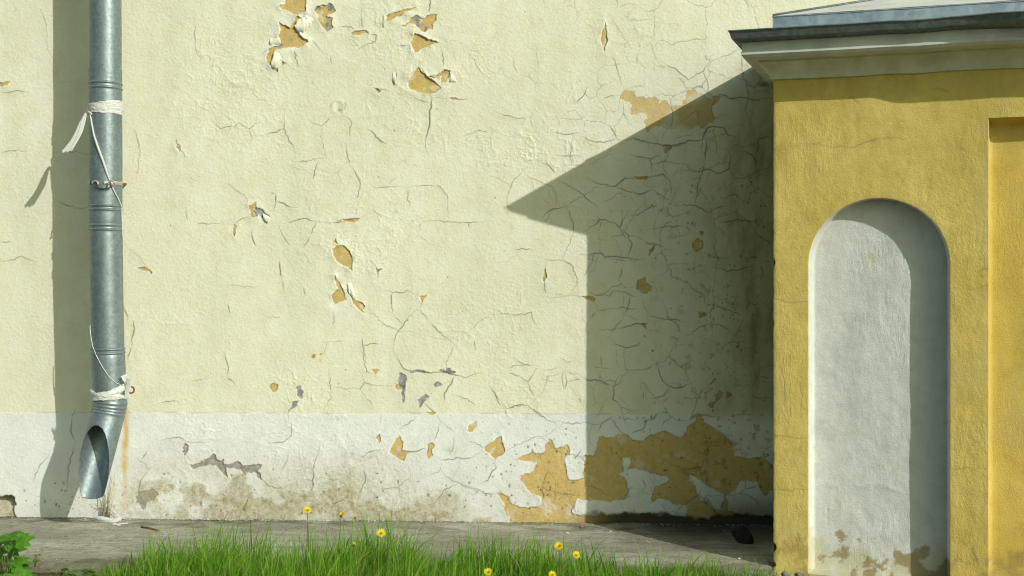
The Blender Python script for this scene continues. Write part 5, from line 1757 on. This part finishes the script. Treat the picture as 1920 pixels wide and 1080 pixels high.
# ================================================================== SMALL THINGS ON THE CONCRETE
def ground_at(px, py):
    """world point on the pavement under a photo pixel"""
    d = 0.2
    for _ in range(30):
        p = P(px, py, d)
        g = zpave(p.x, d)
        d += (g - p.z) * 3.0
        d = min(max(d, 0.005), 0.9)
    p = P(px, py, d)
    return Vector((p.x, p.y, zpave(p.x, d)))


def rock(name, px, py, size, mat, label, cat, seed, group=None, squash=0.6, subd=2):
    rs = random.Random(seed)
    bm = bmesh.new()
    bmesh.ops.create_icosphere(bm, subdivisions=subd, radius=1)
    off = [Vector((rs.uniform(-1, 1), rs.uniform(-1, 1), rs.uniform(-1, 1))).normalized() for _ in range(9)]
    cut = [rs.uniform(0.66, 0.92) for _ in range(9)]
    for v in bm.verts:
        for o_, c_ in zip(off, cut):
            e = v.co.dot(o_)
            if e > c_: v.co -= o_ * (e - c_)
    g = ground_at(px, py)
    for v in bm.verts:
        v.co = Vector((v.co.x * size[0], v.co.y * size[1], (v.co.z + 0.55) * size[2]))
    me = bpy.data.meshes.new(name); bm.to_mesh(me); bm.free()
    o = link(name, me, mat)
    o.location = g
    o.rotation_euler[2] = rs.uniform(0, 6)
    return tag(o, label, cat, group)


rock('stone', 1393, 1016, (0.062, 0.05, 0.052), M_STONE, 'large black stone lying on shaded concrete beside the gatehouse', 'stone', 4)
rock('brick_chip', 1091, 989, (0.014, 0.01, 0.008), M_BRICK, 'small red brick chip lying where the shadow edge meets the wall', 'chip', 5)
rock('plaster_chip', 1063, 1000, (0.015, 0.011, 0.005), M_CHIP, 'pale plaster chip on sunny concrete left of the red brick chip', 'chip', 6, 'pale plaster chips on the concrete')
rock('plaster_chip', 1388, 1047, (0.022, 0.010, 0.005), M_CHIP, 'pale plaster chip in the shade below the black stone', 'chip', 7, 'pale plaster chips on the concrete')
rock('plaster_chip', 1144, 997, (0.008, 0.007, 0.004), M_CHIP, 'tiny pale plaster chip in the shade right of the red brick chip', 'chip', 8, 'pale plaster chips on the concrete')
rock('rubble', 1472, 1083, (0.020, 0.016, 0.014), M_RUBBLE, 'grey rubble lump at the foot of the gatehouse corner', 'rubble', 9, 'rubble at the foot of the gatehouse')
rock('rubble', 1500, 1086, (0.026, 0.016, 0.013), M_RUBBLE, 'broad grey rubble lump under the left side of the white niche', 'rubble', 10, 'rubble at the foot of the gatehouse')

# twig
a, b = ground_at(265, 990), ground_at(298, 996)
m = MB()
m.tube([a + Vector((0, 0, 0.005)), a * 0.66 + b * 0.34 + Vector((0, 0, 0.008)), a * 0.33 + b * 0.67 + Vector((0, 0, 0.005)), b + Vector((0, 0, 0.004))], [0.004, 0.0045, 0.004, 0.0035], 7)
m.tube([a + Vector((0.006, 0, 0.006)), a + Vector((-0.002, -0.004, 0.016))], [0.003, 0.002], 6)
tag(m.build('twig', M_TWIG), 'short brown twig on the concrete right of the torn plastic', 'twig')

# torn plastic on the concrete below the outlet
g = ground_at(207, 978)
scrap = empty('torn_plastic', tuple(g), 'torn dirty white plastic lying on the concrete below the pipe outlet', 'litter')


def scrap_strip(line, widths, seed):
    d0 = -g.y
    return ribbon_strip('plastic_shred', line, widths, scrap, M_DIRTY if seed == 3 else M_PLAS, 0.5, seed, 1.3)


dg = -g.y
scrap_strip([(178, 974, dg), (186, 976, dg + .01), (197, 977, dg + .015), (208, 977, dg + .015), (219, 975, dg + .01), (228, 971, dg)], [12, 13, 11, 9, 7, 4], 1)
scrap_strip([(182, 970, dg - .02), (192, 972, dg - .01), (204, 974, dg), (216, 975, dg), (226, 974, dg)], [6, 7, 6, 5, 3], 2)
scrap_strip([(196, 951, dg - .06), (203, 955, dg - .05), (210, 961, dg - .03), (217, 968, dg - .01), (223, 975, dg), (225, 978, dg)], [4, 8, 9, 8, 7, 4], 3)
scrap_strip([(200, 953, dg - .05), (207, 960, dg - .035), (214, 967, dg - .02), (222, 974, dg)], [3, 4, 4, 3], 4)
scrap_strip([(205, 990, dg + .06), (214, 988, dg + .055), (223, 990, dg + .08), (231, 991, dg + .08)], [8, 13, 12, 6], 2)
scrap_strip([(204, 988, dg + .06), (214, 986, dg + .06), (226, 983, dg + .05), (240, 981, dg + .04)], [3, 4, 4, 2], 5)
# dry stems behind the outlet
dw = empty('dry_weed', tuple(P(203, 968, 0.05)), 'tangle of dry tan stems behind the pipe outlet against the wall', 'plant')
rd = random.Random(8)
for k_ in range(12):
    x0, y0 = 203 + rd.uniform(-8, 6), 966
    x1, y1 = 206 + rd.uniform(-14, 10), rd.uniform(880, 935)
    m = MB()
    m.tube([P(x0, y0, 0.05), P((x0 + x1) / 2 + rd.uniform(-8, 8), (y0 + y1) / 2, 0.05 + rd.uniform(-.02, .03)), P(x1, y1, 0.04 + rd.uniform(-.015, .03))], [0.0016, 0.0014, 0.0009], 5)
    if k_ % 3 == 0:
        m.tube([P(x0 - 14, 945 + rd.uniform(-6, 10), 0.06), P(x0 + 6, 940 + rd.uniform(-6, 10), 0.05)], 0.001, 5)
    m.build('stem', M_DRY, dw)


# crumbs of plaster along the foot of the wall
def crumbs():
    rs = random.Random(77)
    m = MB()
    for _ in range(900):
        px = rs.uniform(-10, 1440) if rs.random() < 0.55 else rs.uniform(240, 900)
        x = (px - 960) * U
        d = abs(rs.gauss(0.0, 0.018)) + 0.004
        if rs.random() < 0.28: d = rs.uniform(0.02, 0.8)
        s = rs.uniform(0.0015, 0.005)
        c = Vector((x, -d, zpave(x, d) + s * 0.4))
        vv = [c + Vector((rs.uniform(.6, 1.2) * s * sx, rs.uniform(.6, 1.2) * s * sy, rs.uniform(.4, .8) * s * sz)) for sx, sy, sz in ((1, 0, 0), (-1, 0, 0), (0, 1, 0), (0, -1, 0), (0, 0, 1), (0, 0, -1))]
        m.add(vv, [(0, 2, 4), (2, 1, 4), (1, 3, 4), (3, 0, 4), (2, 0, 5), (1, 2, 5), (3, 1, 5), (0, 3, 5)])
    tag(m.build('plaster_crumbs', M_CHIP, None, False), 'small pale plaster crumbs strewn along the foot of the wall', 'crumbs', kind='stuff')


crumbs()
